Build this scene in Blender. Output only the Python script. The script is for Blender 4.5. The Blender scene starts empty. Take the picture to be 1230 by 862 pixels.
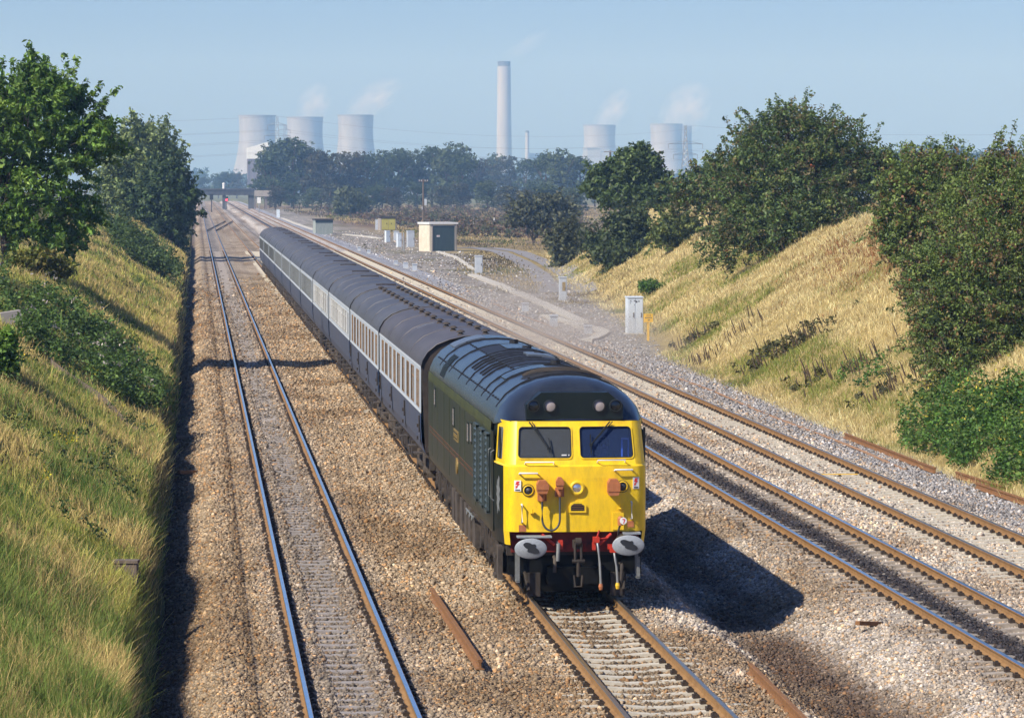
import bpy, bmesh, math, random
import numpy as np
from mathutils import Vector, Matrix, geometry

R = math.radians
sc = bpy.context.scene
COL = sc.collection

# ------------------------------------------------------------------ camera, sky, sun, exposure
FPX = 4400.0                      # focal length in photo pixels (1230 wide)
CAM_Z = 7.4
VPX, VPY = 236.0, 222.0           # where the tracks vanish in the photo
cam_d = bpy.data.cameras.new("camera")
cam = bpy.data.objects.new("camera", cam_d)
COL.objects.link(cam)
cam_d.sensor_width = 36.0
cam_d.lens = FPX / 1230.0 * 36.0
cam_d.clip_start = 1.0
cam_d.clip_end = 40000.0
cam.location = (0, 0, CAM_Z)
PITCH = math.atan((431 - VPY) / FPX)
YAW = math.atan((615 - VPX) / FPX * math.cos(PITCH))
cam.rotation_euler = (math.pi / 2 - PITCH, 0, -YAW)
sc.camera = cam

SUN_TO = Vector((-0.93, -0.62, 1.0)).normalized()
w = bpy.data.worlds.new("World")
sc.world = w
w.use_nodes = True
nt = w.node_tree
bg = nt.nodes["Background"]
sky = nt.nodes.new("ShaderNodeTexSky")
sky.sky_type = 'NISHITA'
sky.sun_disc = False
sky.sun_elevation = math.asin(SUN_TO.z)
sky.sun_rotation = math.atan2(SUN_TO.x, SUN_TO.y)
sky.altitude = 50
sky.air_density = 1.0
sky.dust_density = 1.0
sky.ozone_density = 3.0
tint = nt.nodes.new("ShaderNodeVectorMath"); tint.operation = 'MULTIPLY'
tint.inputs[1].default_value = (0.58, 0.81, 1.42)
nt.links.new(sky.outputs[0], tint.inputs[0]); nt.links.new(tint.outputs[0], bg.inputs[0])
bg.inputs[1].default_value = 0.070
sun_d = bpy.data.lights.new("sun", 'SUN')
sun_d.energy = 5.0
sun_d.angle = R(0.5)
sun_d.color = (1.0, 0.93, 0.80)
sun = bpy.data.objects.new("sun", sun_d)
COL.objects.link(sun)
sun.location = (-200, -150, 300)
sun.rotation_euler = (-SUN_TO).to_track_quat('-Z', 'Y').to_euler()

sc.view_settings.view_transform = 'Standard'
sc.view_settings.look = 'None'
sc.view_settings.gamma = 1.0
sc.view_settings.exposure = 0.36
sc.render.engine = 'CYCLES'
sc.cycles.use_denoising = True
sc.cycles.max_bounces = 6
sc.cycles.transparent_max_bounces = 12
sc.cycles.volume_bounces = 2
sc.cycles.volume_step_rate = 1.0

rng = np.random.default_rng(7)
random.seed(7)

# ------------------------------------------------------------------ materials
def new_mat(name):
    m = bpy.data.materials.new(name)
    m.use_nodes = True
    return m, m.node_tree, m.node_tree.nodes["Principled BSDF"]

def mat(name, col, rough=0.7, metal=0.0, var=0.15, scale=6.0, bump=0.0, col2=None, detail=5.0, spec=0.5, stretch=None, bscale=None):
    """Principled surface whose colour wanders between two tones through noise, with optional bump."""
    m, t, p = new_mat(name)
    p.inputs["Roughness"].default_value = rough
    p.inputs["Metallic"].default_value = metal
    p.inputs["Specular IOR Level"].default_value = spec
    tc = t.nodes.new("ShaderNodeTexCoord")
    mp = t.nodes.new("ShaderNodeMapping")
    if stretch:
        mp.inputs["Scale"].default_value = stretch
    t.links.new(tc.outputs["Object"], mp.inputs[0])
    n = t.nodes.new("ShaderNodeTexNoise")
    n.inputs["Scale"].default_value = scale
    n.inputs["Detail"].default_value = detail
    n.inputs["Roughness"].default_value = 0.65
    t.links.new(mp.outputs[0], n.inputs["Vector"])
    r = t.nodes.new("ShaderNodeValToRGB")
    if col2 is None:
        a = tuple(c * (1 - var) for c in col) + (1,)
        b = tuple(min(1, c * (1 + var)) for c in col) + (1,)
    else:
        a, b = tuple(col) + (1,), tuple(col2) + (1,)
    r.color_ramp.elements[0].position = 0.32
    r.color_ramp.elements[1].position = 0.68
    r.color_ramp.elements[0].color = a
    r.color_ramp.elements[1].color = b
    t.links.new(n.outputs["Fac"], r.inputs[0])
    t.links.new(r.outputs[0], p.inputs["Base Color"])
    if bump > 0:
        n2 = t.nodes.new("ShaderNodeTexNoise")
        n2.inputs["Scale"].default_value = bscale or scale * 4
        n2.inputs["Detail"].default_value = 4
        t.links.new(mp.outputs[0], n2.inputs["Vector"])
        b_ = t.nodes.new("ShaderNodeBump")
        b_.inputs["Strength"].default_value = 0.6
        b_.inputs["Distance"].default_value = bump
        t.links.new(n2.outputs["Fac"], b_.inputs["Height"])
        t.links.new(b_.outputs[0], p.inputs["Normal"])
    return m

def attr_mat(name, rough=0.75, spec=0.25, transl=0.0, noise=0.0, nscale=3.0, bump=0.0, bscale=20.0):
    """Colour read from the mesh's own 'col' attribute (paint, plant or stone colour), with extra mottling."""
    m, t, p = new_mat(name)
    a = t.nodes.new("ShaderNodeAttribute")
    a.attribute_name = "col"
    src = a.outputs["Color"]
    tc = t.nodes.new("ShaderNodeTexCoord")
    if noise > 0:
        n = t.nodes.new("ShaderNodeTexNoise")
        n.inputs["Scale"].default_value = nscale
        n.inputs["Detail"].default_value = 8
        n.inputs["Roughness"].default_value = 0.7
        t.links.new(tc.outputs["Object"], n.inputs["Vector"])
        mr = t.nodes.new("ShaderNodeMapRange")
        mr.inputs["From Min"].default_value = 0.3
        mr.inputs["From Max"].default_value = 0.7
        mr.inputs["To Min"].default_value = 1 - noise
        mr.inputs["To Max"].default_value = 1 + noise
        t.links.new(n.outputs["Fac"], mr.inputs["Value"])
        mx = t.nodes.new("ShaderNodeVectorMath")
        mx.operation = 'SCALE'
        t.links.new(src, mx.inputs[0])
        t.links.new(mr.outputs[0], mx.inputs["Scale"])
        src = mx.outputs[0]
    t.links.new(src, p.inputs["Base Color"])
    p.inputs["Roughness"].default_value = rough
    p.inputs["Specular IOR Level"].default_value = spec
    if bump > 0:
        n2 = t.nodes.new("ShaderNodeTexNoise")
        n2.inputs["Scale"].default_value = bscale
        n2.inputs["Detail"].default_value = 5
        t.links.new(tc.outputs["Object"], n2.inputs["Vector"])
        b_ = t.nodes.new("ShaderNodeBump")
        b_.inputs["Distance"].default_value = bump
        t.links.new(n2.outputs["Fac"], b_.inputs["Height"])
        t.links.new(b_.outputs[0], p.inputs["Normal"])
    if transl > 0:
        tr = t.nodes.new("ShaderNodeBsdfTranslucent")
        t.links.new(src, tr.inputs["Color"])
        ms = t.nodes.new("ShaderNodeMixShader")
        ms.inputs[0].default_value = transl
        t.links.new(p.outputs[0], ms.inputs[1])
        t.links.new(tr.outputs[0], ms.inputs[2])
        out = t.nodes["Material Output"]
        t.links.new(ms.outputs[0], out.inputs["Surface"])
    return m

def ballast_mat():
    m, t, p = new_mat("ballast_stone_sheet")
    p.inputs["Roughness"].default_value = 0.85
    p.inputs["Specular IOR Level"].default_value = 0.25
    a = t.nodes.new("ShaderNodeAttribute"); a.attribute_name = "col"
    tc = t.nodes.new("ShaderNodeTexCoord")
    v = t.nodes.new("ShaderNodeTexVoronoi"); v.inputs["Scale"].default_value = 17.0
    t.links.new(tc.outputs["Object"], v.inputs["Vector"])
    sep = t.nodes.new("ShaderNodeSeparateColor"); t.links.new(v.outputs["Color"], sep.inputs[0])
    mr = t.nodes.new("ShaderNodeMapRange")
    mr.inputs["To Min"].default_value = 0.6; mr.inputs["To Max"].default_value = 1.95
    t.links.new(sep.outputs[0], mr.inputs["Value"])
    n = t.nodes.new("ShaderNodeTexNoise"); n.inputs["Scale"].default_value = 1.1; n.inputs["Detail"].default_value = 8
    t.links.new(tc.outputs["Object"], n.inputs["Vector"])
    mr2 = t.nodes.new("ShaderNodeMapRange")
    mr2.inputs["From Min"].default_value = 0.3; mr2.inputs["From Max"].default_value = 0.7
    mr2.inputs["To Min"].default_value = 0.78; mr2.inputs["To Max"].default_value = 1.2
    t.links.new(n.outputs["Fac"], mr2.inputs["Value"])
    mul = t.nodes.new("ShaderNodeMath"); mul.operation = 'MULTIPLY'
    t.links.new(mr.outputs[0], mul.inputs[0]); t.links.new(mr2.outputs[0], mul.inputs[1])
    sc_ = t.nodes.new("ShaderNodeVectorMath"); sc_.operation = 'SCALE'
    t.links.new(a.outputs["Color"], sc_.inputs[0]); t.links.new(mul.outputs[0], sc_.inputs["Scale"])
    t.links.new(sc_.outputs[0], p.inputs["Base Color"])
    b_ = t.nodes.new("ShaderNodeBump"); b_.inputs["Distance"].default_value = 0.05; b_.invert = True
    t.links.new(v.outputs["Distance"], b_.inputs["Height"])
    t.links.new(b_.outputs[0], p.inputs["Normal"])
    return m

def glass_mat(name, tint, trans=0.5, rough=0.05):
    m, t, p = new_mat(name)
    p.inputs["Base Color"].default_value = tuple(c * 0.35 for c in tint) + (1,)
    p.inputs["Roughness"].default_value = rough
    p.inputs["Specular IOR Level"].default_value = 0.8
    tr = t.nodes.new("ShaderNodeBsdfTransparent")
    tr.inputs[0].default_value = tuple(tint) + (1,)
    ms = t.nodes.new("ShaderNodeMixShader")
    ms.inputs[0].default_value = trans
    t.links.new(p.outputs[0], ms.inputs[1])
    t.links.new(tr.outputs[0], ms.inputs[2])
    t.links.new(ms.outputs[0], t.nodes["Material Output"].inputs["Surface"])
    return m

def emit_mat(name, col, strength):
    m, t, p = new_mat(name)
    p.inputs["Base Color"].default_value = tuple(col) + (1,)
    p.inputs["Emission Color"].default_value = tuple(col) + (1,)
    p.inputs["Emission Strength"].default_value = strength
    return m

def paint_mat(name, col, rough=0.4, dirt=(0.12, 0.10, 0.07), amount=0.35, streak=(6, 6, 0.8), scale=1.6, spec=0.5):
    """Weathered paint: broad fade plus vertical dirt streaks."""
    m, t, p = new_mat(name)
    tc = t.nodes.new("ShaderNodeTexCoord")
    mp = t.nodes.new("ShaderNodeMapping"); mp.inputs["Scale"].default_value = streak
    t.links.new(tc.outputs["Object"], mp.inputs[0])
    n = t.nodes.new("ShaderNodeTexNoise"); n.inputs["Scale"].default_value = scale; n.inputs["Detail"].default_value = 7
    n.inputs["Roughness"].default_value = 0.65
    t.links.new(mp.outputs[0], n.inputs["Vector"])
    mr = t.nodes.new("ShaderNodeMapRange")
    mr.inputs["From Min"].default_value = 0.42; mr.inputs["From Max"].default_value = 0.75
    mr.inputs["To Min"].default_value = 0.0; mr.inputs["To Max"].default_value = amount
    t.links.new(n.outputs["Fac"], mr.inputs["Value"])
    mx = t.nodes.new("ShaderNodeMix"); mx.data_type = 'RGBA'
    mx.inputs["A"].default_value = tuple(col) + (1,); mx.inputs["B"].default_value = tuple(dirt) + (1,)
    t.links.new(mr.outputs[0], mx.inputs["Factor"])
    t.links.new(mx.outputs["Result"], p.inputs["Base Color"])
    mr2 = t.nodes.new("ShaderNodeMapRange")
    mr2.inputs["To Min"].default_value = rough * 0.8; mr2.inputs["To Max"].default_value = min(1, rough * 1.4)
    t.links.new(n.outputs["Fac"], mr2.inputs["Value"])
    t.links.new(mr2.outputs[0], p.inputs["Roughness"])
    p.inputs["Specular IOR Level"].default_value = spec
    return m

M = {}
M['rust'] = mat("rust_brown", (0.15, 0.065, 0.022), 0.85, col2=(0.26, 0.125, 0.045), scale=14, bump=0.004)
M['rail_side'] = mat("rail_side_rust", (0.20, 0.105, 0.036), 0.75, col2=(0.31, 0.175, 0.065), scale=5)
M['rail_top'] = mat("polished_rail_top", (0.78, 0.80, 0.84), 0.22, metal=1.0, var=0.08, scale=3)
M['rail_top_dull'] = mat("worn_rail_top", (0.42, 0.34, 0.25), 0.32, metal=0.9, var=0.2, scale=4)
M['chair'] = mat("rail_chair_iron", (0.035, 0.022, 0.014), 0.8, var=0.35, scale=20)
M['sleeper_pale'] = mat("pale_concrete_sleeper", (0.40, 0.36, 0.28), 0.9, col2=(0.56, 0.52, 0.43), scale=7, bump=0.004)
M['sleeper_grey'] = mat("grey_concrete_sleeper", (0.23, 0.20, 0.18), 0.9, col2=(0.34, 0.31, 0.29), scale=7, bump=0.004)
M['sleeper_oil'] = mat("oily_concrete_sleeper", (0.20, 0.165, 0.13), 0.85, col2=(0.40, 0.35, 0.29), scale=4, bump=0.004)
M['ballast'] = ballast_mat()
M['stone'] = attr_mat("ballast_stones", 0.85, 0.25)
M['ground'] = attr_mat("soil_and_turf", 0.95, 0.1, noise=0.35, nscale=1.4, bump=0.12, bscale=5)
M['grass'] = attr_mat("grass_blades", 0.75, 0.2, transl=0.35)
M['leaf'] = attr_mat("leaves", 0.55, 0.35, transl=0.28)
M['farleaf'] = attr_mat("far_leaves", 0.8, 0.1, transl=0.15)
M['bark'] = mat("bark", (0.07, 0.05, 0.035), 0.95, col2=(0.16, 0.12, 0.09), scale=9, bump=0.02)
M['gravelpath'] = mat("track_gravel", (0.19, 0.18, 0.175), 0.95, col2=(0.27, 0.255, 0.25), scale=1.2, bump=0.02, bscale=9)
M['concrete'] = mat("pale_concrete", (0.42, 0.40, 0.34), 0.9, col2=(0.60, 0.57, 0.50), scale=2.5, bump=0.005)
M['yellow'] = paint_mat("warning_yellow_paint", (0.90, 0.60, 0.013), 0.36, dirt=(0.36, 0.20, 0.025), amount=0.50, streak=(3, 3, 1.2), scale=2.0)
M['green'] = paint_mat("dark_green_paint", (0.014, 0.026, 0.020), 0.33, dirt=(0.070, 0.064, 0.052), amount=0.5, streak=(1, 3.0, 0.35), scale=1.2)
M['green_clean'] = paint_mat("cab_green_paint", (0.004, 0.009, 0.007), 0.3, dirt=(0.022, 0.022, 0.018), amount=0.35)
M['green_olive'] = mat("worn_olive_cantrail", (0.026, 0.034, 0.016), 0.45, col2=(0.075, 0.085, 0.026), scale=2.2)
M['loco_roof'] = mat("sooty_gloss_roof", (0.008, 0.009, 0.011), 0.26, col2=(0.028, 0.033, 0.042), scale=1.3, detail=8, spec=0.9)
M['pitch'] = mat("oily_black", (0.003, 0.003, 0.003), 0.7, var=0.4, scale=6, spec=0.2)
M['soot'] = mat("soot_black", (0.010, 0.010, 0.012), 0.6, var=0.4, scale=6)
M['black'] = mat("black_paint", (0.012, 0.014, 0.014), 0.42, var=0.3, scale=8)
M['under'] = mat("brake_dust_underframe", (0.010, 0.008, 0.007), 0.8, col2=(0.050, 0.036, 0.026), scale=3.2)
M['under2'] = mat("brake_dust_frame", (0.028, 0.023, 0.020), 0.8, col2=(0.10, 0.078, 0.060), scale=3.5)
M['wheel'] = mat("wheel_steel", (0.012, 0.010, 0.009), 0.7, metal=0.0, var=0.3, scale=8)
M['red'] = paint_mat("shaded_beam_red", (0.22, 0.012, 0.008), 0.6, dirt=(0.015, 0.008, 0.008), amount=0.95, streak=(4, 4, 4))  # red darkened to carry the shade falling on the recessed beam
M['redvalve'] = mat("red_valve_paint", (0.48, 0.035, 0.015), 0.45)
M['yellowvalve'] = mat("yellow_valve_paint", (0.80, 0.5, 0.03), 0.45)
M['orange'] = mat("jumper_orange_brown", (0.34, 0.115, 0.040), 0.6, col2=(0.47, 0.17, 0.065), scale=12)
M['cable'] = mat("dusty_orange_cable", (0.30, 0.17, 0.09), 0.7)
M['rubber'] = mat("rubber_hose", (0.05, 0.055, 0.065), 0.5)
M['white'] = mat("white_paint", (0.78, 0.78, 0.76), 0.5, var=0.08, scale=5)
M['dull'] = mat("dull_grey_metal", (0.17, 0.18, 0.18), 0.5, var=0.2, scale=20)
M['roof_pale'] = mat("pale_roof_panel", (0.10, 0.12, 0.15), 0.35, var=0.2, scale=4)
M['silver'] = mat("pale_grey_paint", (0.29, 0.315, 0.34), 0.45, var=0.15, scale=20)
M['grease'] = mat("buffer_grease", (0.022, 0.024, 0.028), 0.5, var=0.3, scale=20)
M['redmark'] = mat("red_marking", (0.70, 0.04, 0.03), 0.5)
M['blackmark'] = mat("black_marking", (0.02, 0.02, 0.02), 0.6)
M['lens'] = mat("frosted_marker_lens", (0.35, 0.30, 0.28), 0.25, var=0.1, scale=60, spec=0.8)
M['lens_dark'] = mat("unlit_marker_lens", (0.006, 0.007, 0.007), 0.2, spec=0.8)
M['chrome'] = mat("headlight_reflector", (0.80, 0.78, 0.72), 0.18, metal=0.85, var=0.25, scale=30)
M['brass'] = mat("brass_plate", (0.55, 0.38, 0.13), 0.4, metal=0.7, var=0.2, scale=20)
M['stripe'] = mat("orange_lining", (0.13, 0.05, 0.022), 0.5)
M['glass_l'] = glass_mat("cab_glass", (0.74, 0.80, 0.84), 0.78)
M['glass_r'] = glass_mat("blue_tinted_cab_glass", (0.26, 0.42, 0.98), 0.80)
M['cab_in'] = mat("cab_interior", (0.24, 0.27, 0.28), 0.8, var=0.2, scale=3)
M['grille'] = mat("louvre_metal", (0.050, 0.066, 0.066), 0.4, var=0.3, scale=9)
M['coach_blue'] = paint_mat("faded_blue_paint", (0.058, 0.072, 0.115), 0.5, dirt=(0.14, 0.125, 0.11), amount=0.55, streak=(1, 1.5, 0.6), scale=1.5)
M['coach_end_blue'] = mat("rich_blue_paint", (0.030, 0.065, 0.16), 0.5)
M['coach_grey'] = paint_mat("pearl_grey_paint", (0.43, 0.49, 0.55), 0.45, dirt=(0.33, 0.33, 0.33), amount=0.5, streak=(1, 2.5, 0.6), scale=1.4)
M['coach_line'] = mat("white_lining", (0.50, 0.545, 0.58), 0.5, var=0.06)
M['coach_roof'] = mat("dull_grey_roof", (0.055, 0.054, 0.058), 0.5, col2=(0.098, 0.095, 0.098), scale=0.9, detail=7, stretch=(1, 0.35, 1))
M['coach_roof_brown'] = mat("brownish_grey_roof", (0.055, 0.048, 0.048), 0.5, col2=(0.098, 0.086, 0.084), scale=0.9, detail=7, stretch=(1, 0.35, 1))
M['wood'] = mat("varnished_window_frame", (0.24, 0.15, 0.08), 0.5, var=0.25, scale=9)
M['alu'] = mat("dull_aluminium_frame", (0.55, 0.55, 0.53), 0.4, var=0.1, scale=9)
M['coach_glass'] = mat("coach_window_glass", (0.16, 0.18, 0.20), 0.10, spec=0.8, var=0.3, scale=0.6)
M['coach_glass_far'] = mat("sky_grey_coach_glass", (0.30, 0.33, 0.35), 0.15, spec=0.8, var=0.25, scale=0.5)  # lifted grey base stands in for sky mirrored in the panes
M['coach_end'] = mat("coach_end_brown_black", (0.022, 0.017, 0.014), 0.7, col2=(0.06, 0.042, 0.03), scale=2)
M['cabinet'] = mat("pale_grey_cabinet", (0.58, 0.66, 0.73), 0.5, col2=(0.68, 0.75, 0.80), scale=1.5)
M['cabinet2'] = mat("blue_grey_cabinet", (0.42, 0.47, 0.53), 0.55, col2=(0.54, 0.58, 0.62), scale=1.5)
M['sign_yellow'] = mat("sign_yellow", (0.85, 0.50, 0.02), 0.45, var=0.06)
M['cream'] = mat("cream_render", (0.58, 0.52, 0.40), 0.9, col2=(0.70, 0.64, 0.52), scale=1.2)
M['teal'] = mat("dark_teal_door", (0.035, 0.062, 0.075), 0.55, col2=(0.05, 0.085, 0.10), scale=2, stretch=(3, 3, 0.5))
M['hutgrey'] = mat("grey_green_hut_boards", (0.25, 0.29, 0.27), 0.8, col2=(0.36, 0.40, 0.37), scale=1.6, stretch=(6, 6, 0.4))
M['hutdark'] = mat("dark_felt_roof", (0.05, 0.045, 0.05), 0.85)
M['hutyellow'] = mat("mustard_hut_doors", (0.38, 0.35, 0.08), 0.7, col2=(0.48, 0.44, 0.12), scale=1.5)
M['timber'] = mat("weathered_timber", (0.09, 0.07, 0.055), 0.9, col2=(0.20, 0.155, 0.12), scale=3, stretch=(6, 6, 0.6))
M['brick'] = mat("blue_grey_brick", (0.14, 0.12, 0.12), 0.9, col2=(0.23, 0.19, 0.18), scale=1.0)
M['bridge_iron'] = mat("bridge_girder_paint", (0.07, 0.075, 0.085), 0.7, var=0.2, scale=0.5)
M['parapet'] = mat("buff_parapet", (0.32, 0.29, 0.26), 0.9, var=0.15, scale=0.6)
M['tower'] = mat("tower_concrete", (0.23, 0.235, 0.245), 0.9, col2=(0.37, 0.37, 0.375), scale=0.05, stretch=(1, 1, 0.18))
M['tower_rim'] = mat("tower_rim_dark", (0.25, 0.24, 0.24), 0.9)
M['chimney'] = mat("chimney_concrete", (0.34, 0.335, 0.335), 0.9, col2=(0.43, 0.42, 0.415), scale=0.05, stretch=(1, 1, 0.3))
M['chimney_top'] = mat("chimney_cap", (0.08, 0.085, 0.10), 0.8)
M['cladding'] = mat("boiler_house_cladding", (0.34, 0.36, 0.38), 0.7, var=0.1, scale=0.05)
M['whiteclad'] = mat("white_cladding", (0.78, 0.80, 0.80), 0.6, var=0.05, scale=0.05)
M['brownclad'] = mat("brown_brick_block", (0.16, 0.11, 0.10), 0.8, var=0.15, scale=0.08)
M['steel'] = mat("galvanised_steel", (0.35, 0.37, 0.38), 0.5, metal=0.5, var=0.1)
M['redlamp'] = emit_mat("red_signal_lamp", (1.0, 0.03, 0.05), 6.0)
M['skin'] = mat("skin", (0.50, 0.30, 0.22), 0.6, var=0.08)
M['hair'] = mat("dark_hair", (0.03, 0.02, 0.015), 0.7)
M['shirt'] = mat("white_shirt", (0.75, 0.76, 0.78), 0.8, var=0.05)
M['jacket'] = mat("navy_jacket", (0.02, 0.025, 0.05), 0.85)

# ------------------------------------------------------------------ mesh helpers
class MB:
    def __init__(s):
        s.v, s.f, s.m = [], [], []
    def add(s, vs, fs, m=0):
        o = len(s.v)
        s.v += [tuple(p) for p in vs]
        for f in fs:
            s.f.append(tuple(o + i for i in f)); s.m.append(m)
    def box(s, x0, x1, y0, y1, z0, z1, m=0):
        s.add([(x0,y0,z0),(x1,y0,z0),(x1,y1,z0),(x0,y1,z0),(x0,y0,z1),(x1,y0,z1),(x1,y1,z1),(x0,y1,z1)],
              [(0,3,2,1),(4,5,6,7),(0,1,5,4),(1,2,6,5),(2,3,7,6),(3,0,4,7)], m)
        return s
    def extrude(s, prof, y0, y1, m=0, caps=True, closed=True, mats=None):
        """prof = [(x,z)...] anticlockwise seen from -Y, run along Y."""
        n = len(prof)
        vs = [(x, y0, z) for x, z in prof] + [(x, y1, z) for x, z in prof]
        o = len(s.v); s.v += vs
        for i in range(n if closed else n - 1):
            j = (i + 1) % n
            s.f.append((o+i, o+j, o+n+j, o+n+i)); s.m.append(mats[i] if mats else m)
        if caps and closed:
            s.f.append(tuple(o+i for i in reversed(range(n)))); s.m.append(m)
            s.f.append(tuple(o+n+i for i in range(n))); s.m.append(m)
        return s
    def tube(s, pts, r, seg=8, m=0, cap=True):
        pts = [Vector(p) for p in pts]
        rs = r if isinstance(r, (list, tuple)) else [r] * len(pts)
        o = len(s.v)
        for i, p in enumerate(pts):
            d = (pts[min(i+1, len(pts)-1)] - pts[max(i-1, 0)]).normalized()
            a = d.cross(Vector((0, 0, 1)))
            if a.length < 1e-3: a = d.cross(Vector((1, 0, 0)))
            a.normalize(); b = a.cross(d).normalized()
            for k in range(seg):
                t = 2 * math.pi * k / seg
                s.v.append(tuple(p + (a * math.cos(t) + b * math.sin(t)) * rs[i]))
        for i in range(len(pts) - 1):
            for k in range(seg):
                k2 = (k + 1) % seg
                s.f.append((o+i*seg+k, o+(i+1)*seg+k, o+(i+1)*seg+k2, o+i*seg+k2)); s.m.append(m)
        if cap:
            s.f.append(tuple(o + k for k in range(seg))); s.m.append(m)
            e = o + (len(pts) - 1) * seg
            s.f.append(tuple(e + k for k in reversed(range(seg)))); s.m.append(m)
        return s
    def lathe(s, prof, c=(0,0,0), seg=24, axis='z', m=0, sx=1.0, sy=1.0, mats=None):
        """prof=[(r,h)...]; axis gives the direction h runs."""
        o = len(s.v)
        for r, h in prof:
            for k in range(seg):
                t = 2 * math.pi * k / seg
                a, b = r * math.cos(t) * sx, r * math.sin(t) * sy
                if axis == 'z': p = (a, b, h)
                elif axis == 'y': p = (a, h, b)
                else: p = (h, a, b)
                s.v.append((p[0]+c[0], p[1]+c[1], p[2]+c[2]))
        for i in range(len(prof) - 1):
            for k in range(seg):
                k2 = (k + 1) % seg
                s.f.append((o+i*seg+k, o+i*seg+k2, o+(i+1)*seg+k2, o+(i+1)*seg+k)); s.m.append(mats[i] if mats else m)
        for e, rev in ((0, True), (len(prof) - 1, False)):
            if prof[e][0] > 1e-5:
                idx = [o + e*seg + k for k in range(seg)]
                s.f.append(tuple(reversed(idx)) if rev else tuple(idx)); s.m.append((mats[min(e, len(mats)-1)] if mats else m))
        return s
    def poly_prism(s, pts, y0, y1, m=0):
        """closed outline in (x,z), thickness along y."""
        return s.extrude(pts, y0, y1, m)
    def grid(s, P, m=0, flip=False, closed=False):
        """P[i][j] -> point"""
        o = len(s.v); ni = len(P); nj = len(P[0])
        for row in P: s.v += [tuple(p) for p in row]
        for i in range(ni - 1):
            for j in range(nj - 1):
                q = (o+i*nj+j, o+i*nj+j+1, o+(i+1)*nj+j+1, o+(i+1)*nj+j)
                s.f.append(tuple(reversed(q)) if flip else q); s.m.append(m)
        return s

def finish(name, me, mats, parent=None, loc=None, smooth=None):
    for m_ in (mats if isinstance(mats, (list, tuple)) else [mats]):
        me.materials.append(m_)
    if smooth is not None:
        me.polygons.foreach_set("use_smooth", [True] * len(me.polygons))
        try: me.set_sharp_from_angle(angle=R(smooth))
        except Exception: pass
    o = bpy.data.objects.new(name, me)
    COL.objects.link(o)
    if parent is not None: o.parent = parent
    if loc is not None: o.location = loc
    return o

def build(name, mb, mats, parent=None, loc=None, smooth=None, label=None, recalc=True):
    me = bpy.data.meshes.new(name)
    me.from_pydata(mb.v, [], mb.f)
    me.polygons.foreach_set("material_index", mb.m)
    if recalc:
        bm = bmesh.new(); bm.from_mesh(me)
        bmesh.ops.recalc_face_normals(bm, faces=bm.faces)
        bm.to_mesh(me); bm.free()
    me.update()
    o = finish(name, me, mats, parent, loc, smooth)
    if label: o["label"] = label
    return o

def tag(o, label, cat, group=None, kind=None):
    o["label"] = label; o["category"] = cat
    if group: o["group"] = group
    if kind: o["kind"] = kind
    return o

def thing(name, label, cat, loc=(0,0,0), rz=0.0, group=None):
    o = bpy.data.objects.new(name, None)
    o.empty_display_size = 0.3
    COL.objects.link(o)
    o.location = loc; o.rotation_euler = (0, 0, rz)
    return tag(o, label, cat, group)

def struct(o):
    o["kind"] = "structure"
    return o

KIDS = {}
def copy_tree(o, parent=None):
    c = o.copy(); COL.objects.link(c)
    if parent is not None: c.parent = parent
    for ch in o.children: copy_tree(ch, c)
    return c

def np_mesh(name, V, F, mats, col=None, parent=None, nper=4, loc=None, smooth=False):
    """Large mesh from arrays: V (n,3), F (m,nper) ; col (n,3) point colours."""
    me = bpy.data.meshes.new(name)
    V = np.ascontiguousarray(V, dtype=np.float32); F = np.ascontiguousarray(F, dtype=np.int32)
    me.vertices.add(len(V)); me.vertices.foreach_set("co", V.ravel())
    me.loops.add(F.size); me.loops.foreach_set("vertex_index", F.ravel())
    me.polygons.add(len(F))
    me.polygons.foreach_set("loop_start", np.arange(0, F.size, nper, dtype=np.int32))
    me.polygons.foreach_set("loop_total", np.full(len(F), nper, dtype=np.int32))
    me.update(calc_edges=True)
    if col is not None:
        a = me.attributes.new("col", 'FLOAT_COLOR', 'POINT')
        c = np.ones((len(V), 4), dtype=np.float32); c[:, :3] = col
        a.data.foreach_set("color", c.ravel())
    if smooth: me.polygons.foreach_set("use_smooth", np.ones(len(F), dtype=bool))
    return finish(name, me, mats, parent, loc)

def vnoise(x, y, seed=0):
    """smooth value noise 0..1"""
    xi = np.floor(x).astype(np.int64); yi = np.floor(y).astype(np.int64)
    xf = x - xi; yf = y - yi
    def h(a, b):
        n = (a * 374761393 + b * 668265263 + seed * 982451653) & 0x7fffffff
        n = ((n ^ (n >> 13)) * 1274126177) & 0x7fffffff
        return ((n ^ (n >> 16)) & 0xffff) / 65535.0
    u = xf * xf * (3 - 2 * xf); v = yf * yf * (3 - 2 * yf)
    return (h(xi, yi) * (1-u) + h(xi+1, yi) * u) * (1-v) + (h(xi, yi+1) * (1-u) + h(xi+1, yi+1) * u) * v

def fbm(x, y, seed=0, o=3):
    s = 0; a = 0.5; t = 0
    for k in range(o):
        s = s + a * vnoise(x * 2**k, y * 2**k, seed + k * 17); t += a; a *= 0.5
    return s / t

def sstep(a, b, x):
    t = np.clip((x - a) / (b - a), 0, 1)
    return t * t * (3 - 2 * t)

# ------------------------------------------------------------------ layout of the land
TX = (2.315, 6.71, 13.43, 16.64)       # track centre lines
TOE_Y = [20, 90, 106, 165, 192, 224, 318, 400, 460]
TOE_X = [20.2, 20.3, 20.5, 21.9, 23.8, 25.9, 32.0, 39.0, 46.0]
BASE = -0.46
L_TOE = -0.85

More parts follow.
